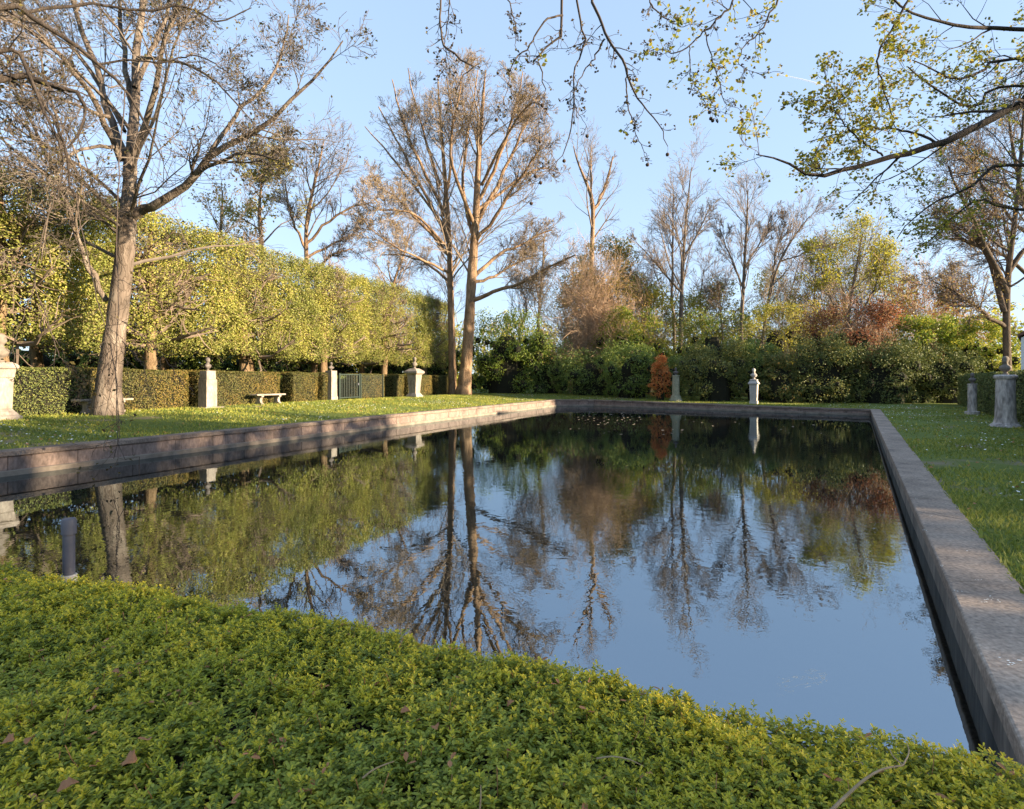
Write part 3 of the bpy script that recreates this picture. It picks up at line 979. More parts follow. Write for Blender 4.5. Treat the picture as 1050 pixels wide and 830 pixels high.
def lime_row():
    """one clipped lime is grown, the others are turned copies"""
    H0 = np.array([-14.4, 15.7])
    HD = np.array([.331, .944])
    HN = np.array([-HD[1], HD[0]])               # away from the pool

    def make(seed, dark):
        rng = np.random.default_rng(seed)
        root = empty('clipped_lime_tree', (0, 0, 0), 'x', 'tree', 'clipped limes in a row behind the hedge' if not dark else 'second row of clipped limes')
        # local frame: x along the row, y away from the pool
        mb = MB()
        p, r = resample([(0, 0, -.1), (.05, 0, 1.2), (-.04, .03, 2.6), (.05, 0, 4.5), (0, 0, 6.2), (.03, 0, 7.4)], [.27, .22, .2, .16, .1, .04], 26)
        r = trunk_flare(r) * (1 + rng.normal(size=26) * .04)
        mb.tubes(p[None], r[None], 12)
        mb.build('trunk', M['bark_lime'], root, smooth=True)
        mb = MB()
        P, rr = resample(p[8:], r[8:], 12)
        Q, q = grow(P[None], rr[None], 46, .05, 1, 75, .45, 7, .16, .05, .5, rng, lmin=1.5)
        mb.tubes(Q, q, 4)
        Q2, q2 = grow(Q, q, 10, .2, 1, 55, .45, 5, .2, .10, .6, rng)
        mb.tubes(Q2, np.maximum(q2, .009), 3)
        Q3, q3 = grow(Q2, q2, 4, .2, 1, 50, .6, 4, .2, .05, .6, rng)
        lim = (np.abs(Q3[:, -1, 0]) < 2.6) & (np.abs(Q3[:, -1, 1]) < 1.5) & (Q3[:, -1, 2] < 7.9)
        mb.tubes(Q3[lim], np.maximum(q3[lim], .008), 3)
        lp = MB()
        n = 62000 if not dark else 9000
        x = rng.uniform(-3.0, 3.0, n)
        z = 2.0 + 5.4 * rng.beta(1.15, 1.0, n)
        side = rng.random(n)
        y = np.where(side < .6, -1.25 + np.abs(rng.normal(size=n)) * .28, np.where(side < .78, rng.uniform(-1.2, 1.2, n), 1.2 - np.abs(rng.normal(size=n)) * .3))
        top = rng.random(n) < .14
        z = np.where(top, 7.35 - np.abs(rng.normal(size=n)) * .3, z)
        y = np.where(top, rng.uniform(-1.25, 1.25, n), y)
        # clumps and holes in the face
        ph = rng.uniform(0, 6.28, 12)
        f = (np.sin(x * 3.1 + ph[0] + 1.3 * np.sin(z * 1.7 + ph[1])) + np.sin(z * 3.7 + ph[2] + 1.2 * np.sin(x * 2.3 + ph[3])) + .8 * np.sin(x * 7 + ph[4]) * np.sin(z * 6 + ph[5]))
        keep = f + rng.normal(size=n) * .7 > -1.0
        y = y + f * .08 + rng.normal(size=n) * .06
        zlow = 2.25 + .22 * np.sin(x * 2.1 + ph[6]) + .15 * np.sin(x * 5.3 + ph[7])
        ztop = 7.3 + .05 * np.sin(x * 3 + ph[8]) + .05 * np.sin(x * 7.7 + ph[9]) + rng.normal(size=n) * .16
        keep &= (z > zlow) & (z < ztop)
        # sparser, twiggier upper part
        keep &= rng.random(n) < np.where(z > 5.6, .8, 1.0) * np.where((np.abs(x + .25 * np.sin(z * 1.3)) < .34) & (z < 5.6) & (y < 0), .3, 1.0)
        pos = np.column_stack([x, y, z])[keep]
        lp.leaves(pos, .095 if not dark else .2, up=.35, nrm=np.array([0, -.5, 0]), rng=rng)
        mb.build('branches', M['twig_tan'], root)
        lp.build('crown', M['leaf_lime'] if not dark else M['leaf_lime_shaded'], root)
        return root

    protos = [make(51, False), make(52, False)]
    ys = [12.4, 17.5, 22.2, 26.7, 32.2, 38.0, 43.6]
    labs = ['clipped lime tree at the frame edge before the first pedestal, mostly out of view',
            'clipped lime tree whose trunk rises behind the large carved pedestal',
            'clipped lime tree whose trunk shows just past the huge plane tree',
            'clipped lime tree whose trunk rises over the stone bench in sunlight',
            'clipped lime tree whose trunk stands beside the pedestal next to the gate',
            'clipped lime tree whose slim trunk rises over the mesh panel beside the gate',
            'clipped lime tree ending the front row, behind the twin trees']
    for i, (Yv, lab) in enumerate(zip(ys, labs)):
        o = protos[i] if i < 2 else copy_tree(protos[i % 2])
        t = (Yv - 16.2)
        x, y = -16.3 + .349 * t, Yv
        if i in (5,):
            x += .1
        o.location = (x, y, gz(x, y))
        o.rotation_euler = (0, 0, math.atan2(HD[1], HD[0]) + (math.pi if i % 3 == 2 else 0))
        o.scale = (1.0 if i % 2 else -1.0, 1, 1.0 + .008 * ((i * 7) % 3 - 1))
        o['label'] = lab
    pd = make(61, True)
    labs2 = ['shaded lime tree in the second row behind the large carved pedestal',
             'shaded lime tree in the second row behind the huge plane tree',
             'shaded lime tree in the second row glimpsed beside the sunlit trunk over the bench',
             'shaded lime tree in the second row glimpsed behind the gate',
             'shaded lime tree in the second row glimpsed past the tapered pedestal']
    for i, lab in enumerate(labs2):
        o = pd if i == 0 else copy_tree(pd)
        Yv = 21.5 + 5.3 * i
        x, y = -16.3 + .349 * (Yv - 16.2) - 4.6, Yv + 1.2
        o.location = (x, y, gz(x, y))
        o.rotation_euler = (0, 0, math.atan2(HD[1], HD[0]) + (math.pi if i % 2 else 0))
        o.scale = (1, 1, .97)
        o['label'] = lab


lime_row()

# ------------------------------------------------------------------ hedges


def hedge_box(label, p, q, depth, h, mat, group, seed, dens=700, leaf=.06, name='hedge', z0=None, rough=.05):
    """clipped hedge from p to q (its front line), growing 'depth' to the left of p->q"""
    rng = np.random.default_rng(seed)
    p, q = np.array(p, float), np.array(q, float)
    d = q - p
    L = np.linalg.norm(d)
    d /= L
    nrm = np.array([-d[1], d[0]])
    mid = (p + q) / 2
    base = np.array([mid[0], mid[1], gz(*mid)])
    root = empty(name, tuple(base), label, 'hedge', group)
    zb = min(gz(*p), gz(*q), gz(*(mid + nrm * depth)))
    core, lv = MB(), MB()
    ins = .09
    c = [p + d * ins + nrm * ins, q - d * ins + nrm * ins, q - d * ins + nrm * (depth - ins), p + d * ins + nrm * (depth - ins)]
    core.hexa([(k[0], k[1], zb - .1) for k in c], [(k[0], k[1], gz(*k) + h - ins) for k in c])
    core.build('dark_core', M['core'], root, origin=base)  # near-black filler block that keeps the leaf shell opaque

    def face(n, fu):
        s, dep, z, nv = fu(n)
        w = (np.sin(s * 2.3 + seed) + np.sin(z * 3.1 + s) + np.sin(s * 5.7 + z * 4.1 + seed * 2)) * .012
        jit = np.abs(rng.normal(size=n)) * rough - rough * .6
        xy = p[None] + d[None] * s[:, None] + nrm[None] * dep[:, None]
        pos = np.column_stack([xy, ground(xy[:, 0], xy[:, 1]) + z])
        pos -= nv[None] * (jit + w)[:, None]
        lv.leaves(pos, leaf, up=.1, nrm=nv * 0.9, rng=rng)
    nF = np.array([-nrm[0], -nrm[1], 0])
    face(int(L * h * dens), lambda n: (rng.uniform(0, L, n), np.zeros(n), rng.uniform(0, h, n), nF))
    face(int(L * depth * dens), lambda n: (rng.uniform(0, L, n), rng.uniform(0, depth, n), np.full(n, h), np.array([0, 0, 1.0])))
    face(int(h * depth * dens), lambda n: (np.zeros(n), rng.uniform(0, depth, n), rng.uniform(0, h, n), np.array([-d[0], -d[1], 0])))
    face(int(h * depth * dens), lambda n: (np.full(n, L), rng.uniform(0, depth, n), rng.uniform(0, h, n), np.array([d[0], d[1], 0])))
    lv.build('foliage', mat, root, origin=base)
    return root


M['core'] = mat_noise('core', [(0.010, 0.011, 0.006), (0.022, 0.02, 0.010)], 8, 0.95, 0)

HL0, HL1 = np.array([-14.9, 15.4]), np.array([-7.1, 37.6])     # front line of the long hedge
HLD = (HL1 - HL0) / np.linalg.norm(HL1 - HL0)


def hl(u):
    """point of the hedge's front line seen in photo column u"""
    k = (u - CX) / F
    t = (k * HL0[1] - HL0[0]) / (HLD[0] - k * HLD[1])
    return HL0 + HLD * t


GH = 'clipped hedge sections behind the statue lawn'
for i, (u0, u1, lab, mk) in enumerate((
        (-260, 88, 'dark clipped hedge section behind the large carved pedestal', 'leaf_yew'),
        (90, 193, 'clipped hedge section behind the huge plane tree', 'leaf_yew_brown'),
        (206, 287, 'sunlit clipped hedge section behind the stone bench', 'leaf_yew_brown'),
        (301, 326, 'short sunlit clipped hedge section beside the pedestal at the gate', 'leaf_yew_brown'),
        (332, 338, 'narrow clipped hedge end touching the pedestal at the gate', 'leaf_yew_brown'),
        (366, 394, 'clipped hedge section showing through the green mesh panel', 'leaf_yew_brown'),
        (404, 414, 'narrow clipped hedge section just before the tapered pedestal', 'leaf_yew_brown'),
        (419, 443, 'clipped hedge section behind the tapered pedestal', 'leaf_yew_brown'),
        (449, 466, 'last clipped hedge section beside the twin trees', 'leaf_yew_brown'))):
    hedge_box(lab, hl(u0), hl(u1), .85, 1.42, M[mk], GH, 70 + i, dens=1100 if i else 900, leaf=.052)
hedge_box('dark hedge of rough shrubs deep in the gaps of the clipped hedge', HL0 + np.array([-1.7, .6]) - HLD * 6, HL1 + np.array([-1.7, .6]) + HLD * 4, .8, 1.25,
          M['leaf_dark'], None, 85, dens=260, leaf=.11, rough=.12)
# hedge on the house side
hedge_box('tall dark clipped hedge behind the two columns on the shaded lawn, sunlit top edge', (26.2, 33.2), (9.5, 7.6), .9, 1.72, M['leaf_yew'], None, 86, dens=420, leaf=.075)

# ------------------------------------------------------------------ shrubs and bushes


def bush(name, label, x, y, rx, ry, h, n, leaf, mat, seed, group=None, lobes=26, core=True, cat='shrub', zmin=0.0, up=.3, twigs=0, twigmat='twig_tan', cone=False,
         mix=None):
    rng = np.random.default_rng(seed)
    z0 = gz(x, y)
    root = empty(name, (x, y, z0), label, cat, group)
    org = (x, y, z0)
    # many small lobes on and inside an upright ellipsoid, with loose sprays outside them
    lobes = int(lobes * 2.6)
    th = rng.uniform(0, 2 * math.pi, lobes)
    zz = rng.uniform(.05, .95, lobes)
    if cone:
        prof = (1 - zz) * .85 + .12
    else:
        prof = np.sqrt(np.clip(1 - (np.maximum(zz - .45, 0) / .62) ** 2, .05, 1)) * np.where(zz < .25, .85 + .6 * zz, 1)
    rad = prof * rng.uniform(.45, .95, lobes)
    c = np.column_stack([rad * np.cos(th) * rx, rad * np.sin(th) * ry, zz * h])
    ls = rng.uniform(.12, .27, lobes) * min(rx, h * .7) * (.9 if cone else 1)
    k = rng.choice(lobes, n, p=ls ** 2 / (ls ** 2).sum())
    v = rng.normal(size=(n, 3))
    v /= np.linalg.norm(v, axis=1, keepdims=True)
    sh = 1 - np.abs(rng.normal(size=n)) * .22
    loose = rng.random(n) < .16
    sh = np.where(loose, 1 + np.abs(rng.normal(size=n)) * .35, sh)
    pos = c[k] + v * (ls[k] * sh)[:, None]
    pos[:, 2] = np.abs(pos[:, 2] - zmin) + zmin
    gx, gzm = rx / np.percentile(np.abs(pos[:, 0]), 97), h / np.percentile(pos[:, 2], 98.5)
    pos *= np.array([gx, 1, gzm])
    c *= np.array([gx, 1, gzm])
    lv = MB()
    if mix:
        sel = rng.random(n) < mix[1]
        lv.leaves(pos[~sel] + np.array(org), leaf, up=up, nrm=v[~sel] * .35, rng=rng)
        lv.leaves(pos[sel] + np.array(org), leaf, up=up, nrm=v[sel] * .35, rng=rng, mi=1)
        lv.build('crown', [M[mat], M[mix[0]]], root, origin=org)
    else:
        lv.leaves(pos + np.array(org), leaf, up=up, nrm=v * .35, rng=rng)
        lv.build('crown', M[mat], root, origin=org)
    tr = MB()
    ns = 5
    ang = rng.uniform(0, 6.28, ns)
    tp = np.column_stack([np.cos(ang) * rx * .35, np.sin(ang) * ry * .35, np.full(ns, h * .55)])
    s = np.linspace(0, 1, 5)[None, :, None]
    P = np.array(org)[None, None] + tp[:, None, :] * s * np.array([1, 1, 1]) + rng.normal(size=(ns, 5, 3)) * .03
    P[:, :, 2] = z0 - .05 + (tp[:, 2:3] + .05) * np.linspace(0, 1, 5)[None]
    tr.tubes(P, np.full((ns, 5), .035) * np.linspace(1.4, .4, 5)[None], 5)
    tr.build('trunk', M['bark_grey'], root, origin=org)
    if core:
        cb = MB()
        for j in range(lobes):
            if c[j, 2] > h * .68:
                continue
            g = ls[j] * .5
            rr = []
            for a in np.linspace(-1.35, 1.35, 6):
                rr.append([(x + c[j, 0] + g * math.cos(a) * math.cos(b_), y + c[j, 1] + g * math.cos(a) * math.sin(b_), max(z0 - .05, z0 + c[j, 2] + g * math.sin(a)))
                           for b_ in np.linspace(0, 2 * math.pi, 9)[:-1]])
            cb.rings(np.array(rr))
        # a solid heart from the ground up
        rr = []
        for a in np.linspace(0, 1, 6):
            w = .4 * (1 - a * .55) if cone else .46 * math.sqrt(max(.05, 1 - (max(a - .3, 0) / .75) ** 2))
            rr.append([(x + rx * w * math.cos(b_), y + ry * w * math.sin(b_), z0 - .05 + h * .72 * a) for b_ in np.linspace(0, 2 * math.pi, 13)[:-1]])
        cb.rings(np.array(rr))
        cb.build('dark_core', M['core'], root, origin=org)  # near-black filler lumps behind the leaves, no twigs modelled
    if twigs:
        tw = MB()
        P0 = np.zeros((twigs, 8, 3))
        a = rng.uniform(0, 6.28, twigs)
        tilt = rng.uniform(0, 1.25, twigs)
        d = np.column_stack([np.cos(a) * np.sin(tilt), np.sin(a) * np.sin(tilt), np.cos(tilt)])
        ln = rng.uniform(.4, 1.15, twigs)[:, None]
        P0[:, 0] = np.array(org) + np.column_stack([np.cos(a), np.sin(a), np.zeros(twigs)]) * .2
        dd = d.copy()
        for q in range(1, 8):
            dd = dd + rng.normal(size=dd.shape) * .10
            dd[:, 2] -= .09 * q / 3 * np.sin(tilt)
            dd /= np.linalg.norm(dd, axis=1, keepdims=True)
            P0[:, q] = P0[:, q - 1] + dd * ln * np.array([rx, ry, h]) / 6.2
        r0 = np.full((twigs, 8), .02) * np.linspace(1.3, .5, 8)[None]
        tw.tubes(P0, r0, 4)
        Q, q_ = grow(P0, r0, 7, .3, 1, 40, .4, 5, .15, .02, .7, rng)
        q_ = np.maximum(q_, .009)
        tw.tubes(Q, q_, 3)
        Q2, q2 = grow(Q, q_, 6, .2, 1, 45, .55, 4, .18, .0, .7, rng)
        tw.tubes(Q2, np.maximum(q2, .008), 3)
        tw.build('branches', M[twigmat], root, origin=org)
    return root


def gpx(u, Y):
    return (u - CX) / F * Y, Y


def bpx(name, label, u, Y, wpx, top, n, leaf, mat, seed, **kw):
    x, y = gpx(u, Y)
    rx = wpx / F * Y / 2
    h = (HV - top) / F * Y + EYE - gz(x, y)
    ry = kw.pop('ry', None) or min(rx, 2.2)
    return bush(name, label, x, y, rx, ry, h, int(n * 1.7), leaf * .9, mat, seed, **kw)


GE = 'evergreen shrubs along the far lawn'
bpx('laurel_bush', 'bright green laurel bush right beside the twin trees', 520, 46.5, 84, 322, 9000, .17, 'leaf_laurel', 101, group=GE, mix=('leaf_dark', .35))
bpx('evergreen_shrub', 'dark evergreen shrub filling the corner between laurel and brown thicket', 560, 47, 60, 352, 6000, .15, 'leaf_dark', 102, group=GE)
bpx('evergreen_shrub', 'dark spreading evergreen under the brown twiggy thicket', 605, 45, 78, 360, 7500, .14, 'leaf_dark', 103, group=GE)
bpx('evergreen_shrub', 'dark evergreen shrub just before the orange red shrub', 648, 42, 60, 352, 6000, .14, 'leaf_dark', 104, group=GE, mix=('leaf_laurel', .25))
bpx('leafy_bush', 'light green leafy bush rising above the dark evergreens near the orange red shrub', 650, 47, 70, 318, 7000, .18, 'leaf_laurel', 105, group=GE, mix=('leaf_spring', .4))
bpx('orange_shrub', 'small upright shrub with orange red spring leaves beside the round column', 677, 38.8, 21, 366, 3200, .10, 'leaf_red', 106, cone=True, lobes=30)
bpx('evergreen_shrub', 'dark evergreen between orange red shrub and round column', 689, 41.5, 32, 366, 3500, .13, 'leaf_dark', 107, group=GE)
bpx('yew_bush', 'broad rounded yew between the round column and the urn pedestal', 733, 37.8, 66, 352, 10000, .12, 'leaf_yew', 108, group=GE, mix=('leaf_olive', .22), ry=1.7)
bpx('evergreen_shrub', 'very dark evergreen directly behind the urn pedestal', 778, 38.0, 46, 350, 5000, .12, 'leaf_dark', 109, group=GE)
bpx('yew_bush', 'low dark yew with brownish tips next to the urn pedestal', 800, 36.0, 40, 364, 5000, .11, 'leaf_yew', 110, group=GE, mix=('leaf_gold', .15), ry=1.4)
bpx('yew_bush', 'large dark yew below the copper shrub', 845, 35.6, 76, 345, 9500, .12, 'leaf_yew', 111, group=GE, mix=('leaf_olive', .12), ry=1.8)
bpx('yew_bush', 'large dark yew filling the corner by the shaded lawn', 906, 35.0, 84, 352, 10500, .12, 'leaf_yew', 112, group=GE, ry=1.8)
bpx('yew_bush', 'dark yew meeting the clipped hedge at the shaded lawn corner', 966, 35.5, 68, 356, 8500, .12, 'leaf_yew', 113, group=GE, ry=1.8)
GS = 'spring shrubs above the far hedge'
bpx('copper_shrub', 'copper red leaved shrub spilling over the dark yews', 878, 37.4, 118, 312, 13000, .14, 'leaf_copper', 114, group=GS, mix=('leaf_old', .2), core=True, twigs=60, twigmat='twig_red')
bpx('laurel_bush', 'glossy bright green laurel beside the copper shrub', 945, 38.5, 74, 326, 9000, .17, 'leaf_laurel', 115, group=GS, mix=('leaf_spring', .3))
bpx('leafy_bush', 'yellow green leafy bush near the white outbuilding', 1000, 38.0, 70, 328, 8000, .17, 'leaf_laurel', 116, group=GS, mix=('leaf_spring', .5))
bpx('brown_thicket', 'large rounded thicket of bare reddish brown twigs next to the twin trees', 604, 49, 122, 282, 2600, .16, 'leaf_gold', 117, group=GS, core=False, twigs=300, twigmat='twig_red', ry=4.0)
bpx('conifer', 'bronze green rounded conifer topping the brown thicket', 618, 56, 84, 250, 12000, .24, 'leaf_gold', 118, group=GS, mix=('leaf_olive', .68), cat='tree')
bpx('leafy_bush', 'olive green loose shrub with bare stems near the orange red shrub', 664, 52, 60, 296, 5000, .2, 'leaf_spring', 119, group=GS, mix=('leaf_olive', .4), core=False, twigs=60)
bpx('leafy_bush', 'loose mid green shrub behind the broad rounded yew', 730, 46, 74, 322, 7500, .17, 'leaf_laurel', 120, group=GS, mix=('leaf_olive', .5))
bpx('leafy_bush', 'yellowish new leaved shrub behind the urn pedestal', 796, 45, 66, 312, 6000, .17, 'leaf_spring', 121, group=GS, mix=('leaf_olive', .5), twigs=30)
bpx('leafy_bush', 'greenish brown shrub behind the large yew', 838, 46, 60, 314, 6000, .17, 'leaf_spring', 122, group=GS, mix=('leaf_gold', .4), twigs=50)
bpx('leafy_bush', 'russet topped tall shrub against the sky behind the laurel', 955, 46, 110, 288, 6500, .18, 'leaf_copper', 123, group=GS, mix=('leaf_olive', .4), core=False, twigs=90, twigmat='twig_red')
bpx('leafy_bush', 'tall pale green bush between the straight bare trees', 728, 58, 70, 292, 5000, .24, 'leaf_olive', 124, group=GS, mix=('leaf_spring', .4), core=False, twigs=50)
bpx('spring_tree', 'fresh yellow green tree just past the bronze conifer', 655, 55, 62, 284, 5200, .22, 'leaf_spring', 125, group=GS, mix=('leaf_laurel', .3), core=False, twigs=40, cat='tree')
bpx('spring_tree', 'pale yellow green tree between the two leaning bare trees', 802, 58, 80, 280, 5200, .22, 'leaf_spring', 126, group=GS, mix=('leaf_olive', .3), core=False, twigs=50, cat='tree')
bpx('spring_tree', 'tall yellow green tree with an airy rounded crown over the copper shrub', 880, 54, 96, 238, 7500, .2, 'leaf_spring', 127, group=GS, mix=('leaf_gold', .2), core=False, twigs=60, cat='tree')
bpx('spring_tree', 'low yellow green tree behind the double stemmed bare tree', 708, 60, 74, 306, 4200, .22, 'leaf_spring', 128, group=GS, mix=('leaf_laurel', .3), core=False, twigs=30, cat='tree')
# understorey behind the lime row
GU = 'dark shrubs beneath the lime row'
for i, (u, Y, w, top) in enumerate(((30, 27, 120, 338), (100, 29, 110, 345), (170, 31, 100, 346), (235, 36, 90, 350), (295, 40, 80, 352), (350, 45, 70, 355), (400, 48, 60, 352), (440, 50, 60, 340))):
    bpx('evergreen_shrub', 'dark evergreen shrub in the shade under the lime row, %s' % (
        'behind the large carved pedestal', 'behind the huge plane tree', 'past the huge plane tree', 'behind the square pedestal', 'behind the stone bench',
        'behind the gate', 'behind the mesh panel', 'behind the tapered pedestal')[i], u, Y, w, top, 3500, .2, 'leaf_dark', 140 + i, group=GU)


def woodland():
    rng = np.random.default_rng(5)
    lv = MB()
    tw = MB()
    n = 200
    a = np.radians(rng.uniform(-62, 62, n))
    dist = rng.uniform(78, 110, n)
    x, y = np.sin(a) * dist, np.cos(a) * dist
    h = rng.uniform(7, 12.5, n) * np.where(np.degrees(a) < -12, 1.0, .9)
    z0 = ground(x, y)
    P, rr = [], []
    for i in range(n):
        P.append(resample([(x[i], y[i], z0[i] - .1), (x[i] + rng.normal() * .3, y[i], z0[i] + h[i] * .5), (x[i] + rng.normal() * .8, y[i], z0[i] + h[i])], [.22, .14, .04], 8)[0])
        rr.append(np.linspace(.2, .04, 8))
    P, rr = np.array(P), np.array(rr)
    tw.tubes(P, rr, 4)
    Q, q = grow(P, rr, 12, .25, 1, 45, .36, 5, .15, .08, .45, rng)
    tw.tubes(Q, np.maximum(q, .03), 3)
    Q2, q2 = grow(Q, q, 5, .2, 1, 45, .55, 4, .18, .05, .5, rng)
    tw.tubes(Q2, np.maximum(q2, .022), 3)
    k = rng.choice(len(Q2), 26000)
    pos = Q2[k, rng.integers(1, 4, len(k))] + rng.normal(size=(len(k), 3)) * .3
    lv.leaves(pos, .5, rng=rng)
    # low growth between the stems
    m = 22000
    a2 = np.radians(rng.uniform(-64, 64, m))
    d2 = rng.uniform(76, 90, m)
    z2 = np.abs(rng.normal(size=m)) * 2.2
    lv.leaves(np.column_stack([np.sin(a2) * d2, np.cos(a2) * d2, .6 + z2]), .7, rng=rng)
    w = lv.build('distant_woodland', M['leaf_spring'])
    tag(w, 'hazy belt of distant mixed woodland closing the view behind the garden', 'woodland', kind='stuff')
    s = tw.build('stems', M['twig_grey'], w)
    s['kind'] = 'stuff'


woodland()

GY = 'young bare trees in the far thicket'
for i, (u, Y, top, lab) in enumerate(((640, 60, 282, 'young bare tree just past the bronze conifer'), (664, 56, 290, 'young bare tree over the olive shrub'), (722, 60, 276, 'young bare tree just past the double stemmed tree'),
                                      (742, 56, 300, 'young bare tree left of the straight bare tree'), (812, 60, 270, 'young bare tree beyond the leaning bare tree'), (836, 56, 262, 'young bare tree where crooked limbs reach out'),
                                      (852, 62, 255, 'young bare tree under the yellow green crown'), (915, 60, 280, 'young bare tree past the yellow green crown'), (935, 54, 296, 'young bare tree over the laurel'),
                                      (980, 56, 285, 'young bare tree nearest the gold lit tree'), (536, 60, 290, 'young bare tree behind the laurel at the twin trees'), (455, 62, 262, 'young bare tree seen past the slimmer twin'))):
    bare(lab, GY, [(u, 400, 1.5), (u + (i * 37) % 9 - 4, 345, 1.3), (u + (i * 53) % 13 - 6, (345 + top) / 2, 1), (u + (i * 71) % 15 - 7, top, .5)], Y, 160 + i, 'twig_tan', m=(18, 9, 4), ang=36, length=.42, min_r=.013)

# ------------------------------------------------------------------ pedestals and busts


def bust_mesh(mb, s=1.0, hair=0.0, beard=0.0, shoulders=1.0, socle=True):
    """one continuous sculpted head and chest, facing -Y; about 0.55 high"""
    S = 28
    #  z, rx, ry, y offset
    prof = [(0.00, .075, .06, 0), (.03, .08, .065, 0), (.045, .05, .045, 0), (.08, .048, .045, 0), (.10, .11 * shoulders, .07, -.005), (.14, .17 * shoulders, .085, -.01), (.19, .205 * shoulders, .10, -.012),
            (.235, .195 * shoulders, .095, -.006), (.265, .12, .075, 0), (.285, .078, .068, .004), (.31, .064, .062, .004), (.335, .062, .066, 0),
            (.35, .060, .072, -.006), (.37, .066, .082, -.008), (.395, .071, .088, -.006), (.42, .075, .092, -.002), (.445, .078, .095, .0),
            (.47, .079, .097, .002), (.495, .075, .093, .004), (.52, .062, .078, .006), (.538, .04, .052, .008), (.547, .015, .02, .008)]
    out = []
    for z, rx, ry, oy in prof:
        ring = []
        for k in range(S):
            a = 2 * math.pi * k / S
            fx = math.sin(a)
            fy = -math.cos(a)                       # k=0 looks to -Y
            ad = min(a, 2 * math.pi - a)
            ex = 0.0
            if .39 < z < .45:
                ex += .026 * math.exp(-(ad / .2) ** 2) * (1 - abs(z - .40) / .07)      # nose
            if .425 < z < .45:
                ex -= .010 * math.exp(-((ad - .42) / .2) ** 2)                        # eye sockets
            if .45 < z < .475:
                ex += .006 * math.exp(-(ad / .6) ** 2)                                # brow
            if .34 < z < .385:
                ex += (.006 + .02 * beard) * math.exp(-(ad / .45) ** 2)               # chin, beard
            if .40 < z < .45:
                ex += .012 * math.exp(-((ad - 1.6) / .16) ** 2)                       # ears
            if z > .40 and ad > 1.2:
                ex += hair * (.012 + .010 * math.sin(a * 7 + z * 60))
            if .1 < z < .24:
                ex += .010 * math.sin(a * 5 + z * 40)                                 # drapery
            ring.append(((rx + ex) * fx * s, ((ry + ex) * fy + oy) * s, z * s))
        out.append(ring)
    mb.rings(np.array(out))
    return mb


def bust(label, x, y, z, s, mat, face_to=(5, 20), **kw):
    mb = bust_mesh(MB(), s, **kw)
    rz = math.atan2(face_to[1] - y, face_to[0] - x) + math.pi / 2
    o = mb.build('bust', M[mat], None, smooth=True)
    o.location = (x, y, z)
    o.rotation_euler = (0, 0, rz)
    tag(o, label, 'bust', 'stone busts on pedestals')
    return o


def pedestal(name, label, x, y, parts, rz, mat, sq=True, base_z=None):
    z0 = gz(x, y) - .03 if base_z is None else base_z
    root = empty(name, (x, y, z0), label, 'pedestal', 'pedestals around the pool', rz)
    for nm, prof in parts:
        mb = MB()
        mb.lathe([(r, z) for r, z in prof], sq=sq, s=32)
        o = mb.build(nm, M[mat], root, smooth=not sq)
        if sq:
            bevel(o, .012, 2)
        else:
            o.data.polygons.foreach_set('use_smooth', [len(p.vertices) == 4 for p in o.data.polygons])
            e = o.modifiers.new('split', 'EDGE_SPLIT')
            e.split_angle = math.radians(40)
    return root, z0


RZL = math.atan2(LDIR[1], LDIR[0]) - math.pi / 2
# large carved pedestal at the frame edge
x, y = at(0, 430, 15.6)[:2]
pr, z0 = pedestal('stone_pedestal', 'broad pale stone pedestal with moulded cap carrying the curly stone bust', x, y,
                  [('base', [(.36, 0), (.36, .10), (.31, .13), (.27, .20), (.22, .26), (.205, .30)]), ('shaft', [(.195, .30), (.22, 1.16)]),
                   ('cap', [(.226, 1.162), (.238, 1.20), (.238, 1.22), (.255, 1.40), (.305, 1.43), (.312, 1.50), (.26, 1.56), (.19, 1.60)])], RZL, 'stone_pale')
bust('large weathered stone bust with curled wig and draped chest on the broad pedestal', x, y, z0 + 1.60, 1.45, 'stone_grey', hair=1.5, shoulders=1.0)
# square pedestal beside the bench
x, y = at(213, 418, 22.1)[:2]
pr, z0 = pedestal('stone_pedestal', 'square two stage stone pedestal near the stone bench', x, y,
                  [('base', [(.42, 0), (.42, .05)]), ('shaft', [(.235, .05), (.235, 1.12)]), ('cap', [(.205, 1.122), (.2, 1.42), (.205, 1.46)])], RZL, 'stone_pale')
bust('dark bronze bust on the square pedestal near the bench', x, y, z0 + 1.46, .95, 'bronze', hair=.6, shoulders=.85)
# pedestal at the gate
x, y = at(339.5, 411, 30.2)[:2]
pr, z0 = pedestal('stone_pedestal', 'plain square stone pedestal standing against the green gate', x, y,
                  [('base', [(.25, 0), (.25, .22)]), ('shaft', [(.225, .22), (.215, 1.60)])], RZL, 'stone_pale')
bust('small dark bust on the plain pedestal at the green gate', x, y, z0 + 1.60, .85, 'bronze', hair=.3, beard=.8)
# tapered pedestal
x, y = at(425, 406.5, 36.0)[:2]
pr, z0 = pedestal('stone_pedestal', 'tapered stone pedestal with flared cap nearest the twin trees', x, y,
                  [('base', [(.40, 0), (.40, .10), (.33, .2), (.26, .30)]), ('shaft', [(.25, .30), (.34, 1.45)]), ('cap', [(.36, 1.45), (.47, 1.55), (.47, 1.66), (.34, 1.76), (.22, 1.84)])], RZL, 'stone_pale')
bust('slim weathered bust on the tapered pedestal near the twin trees', x, y, z0 + 1.84, 1.35, 'stone_grey', hair=.4, shoulders=.6)
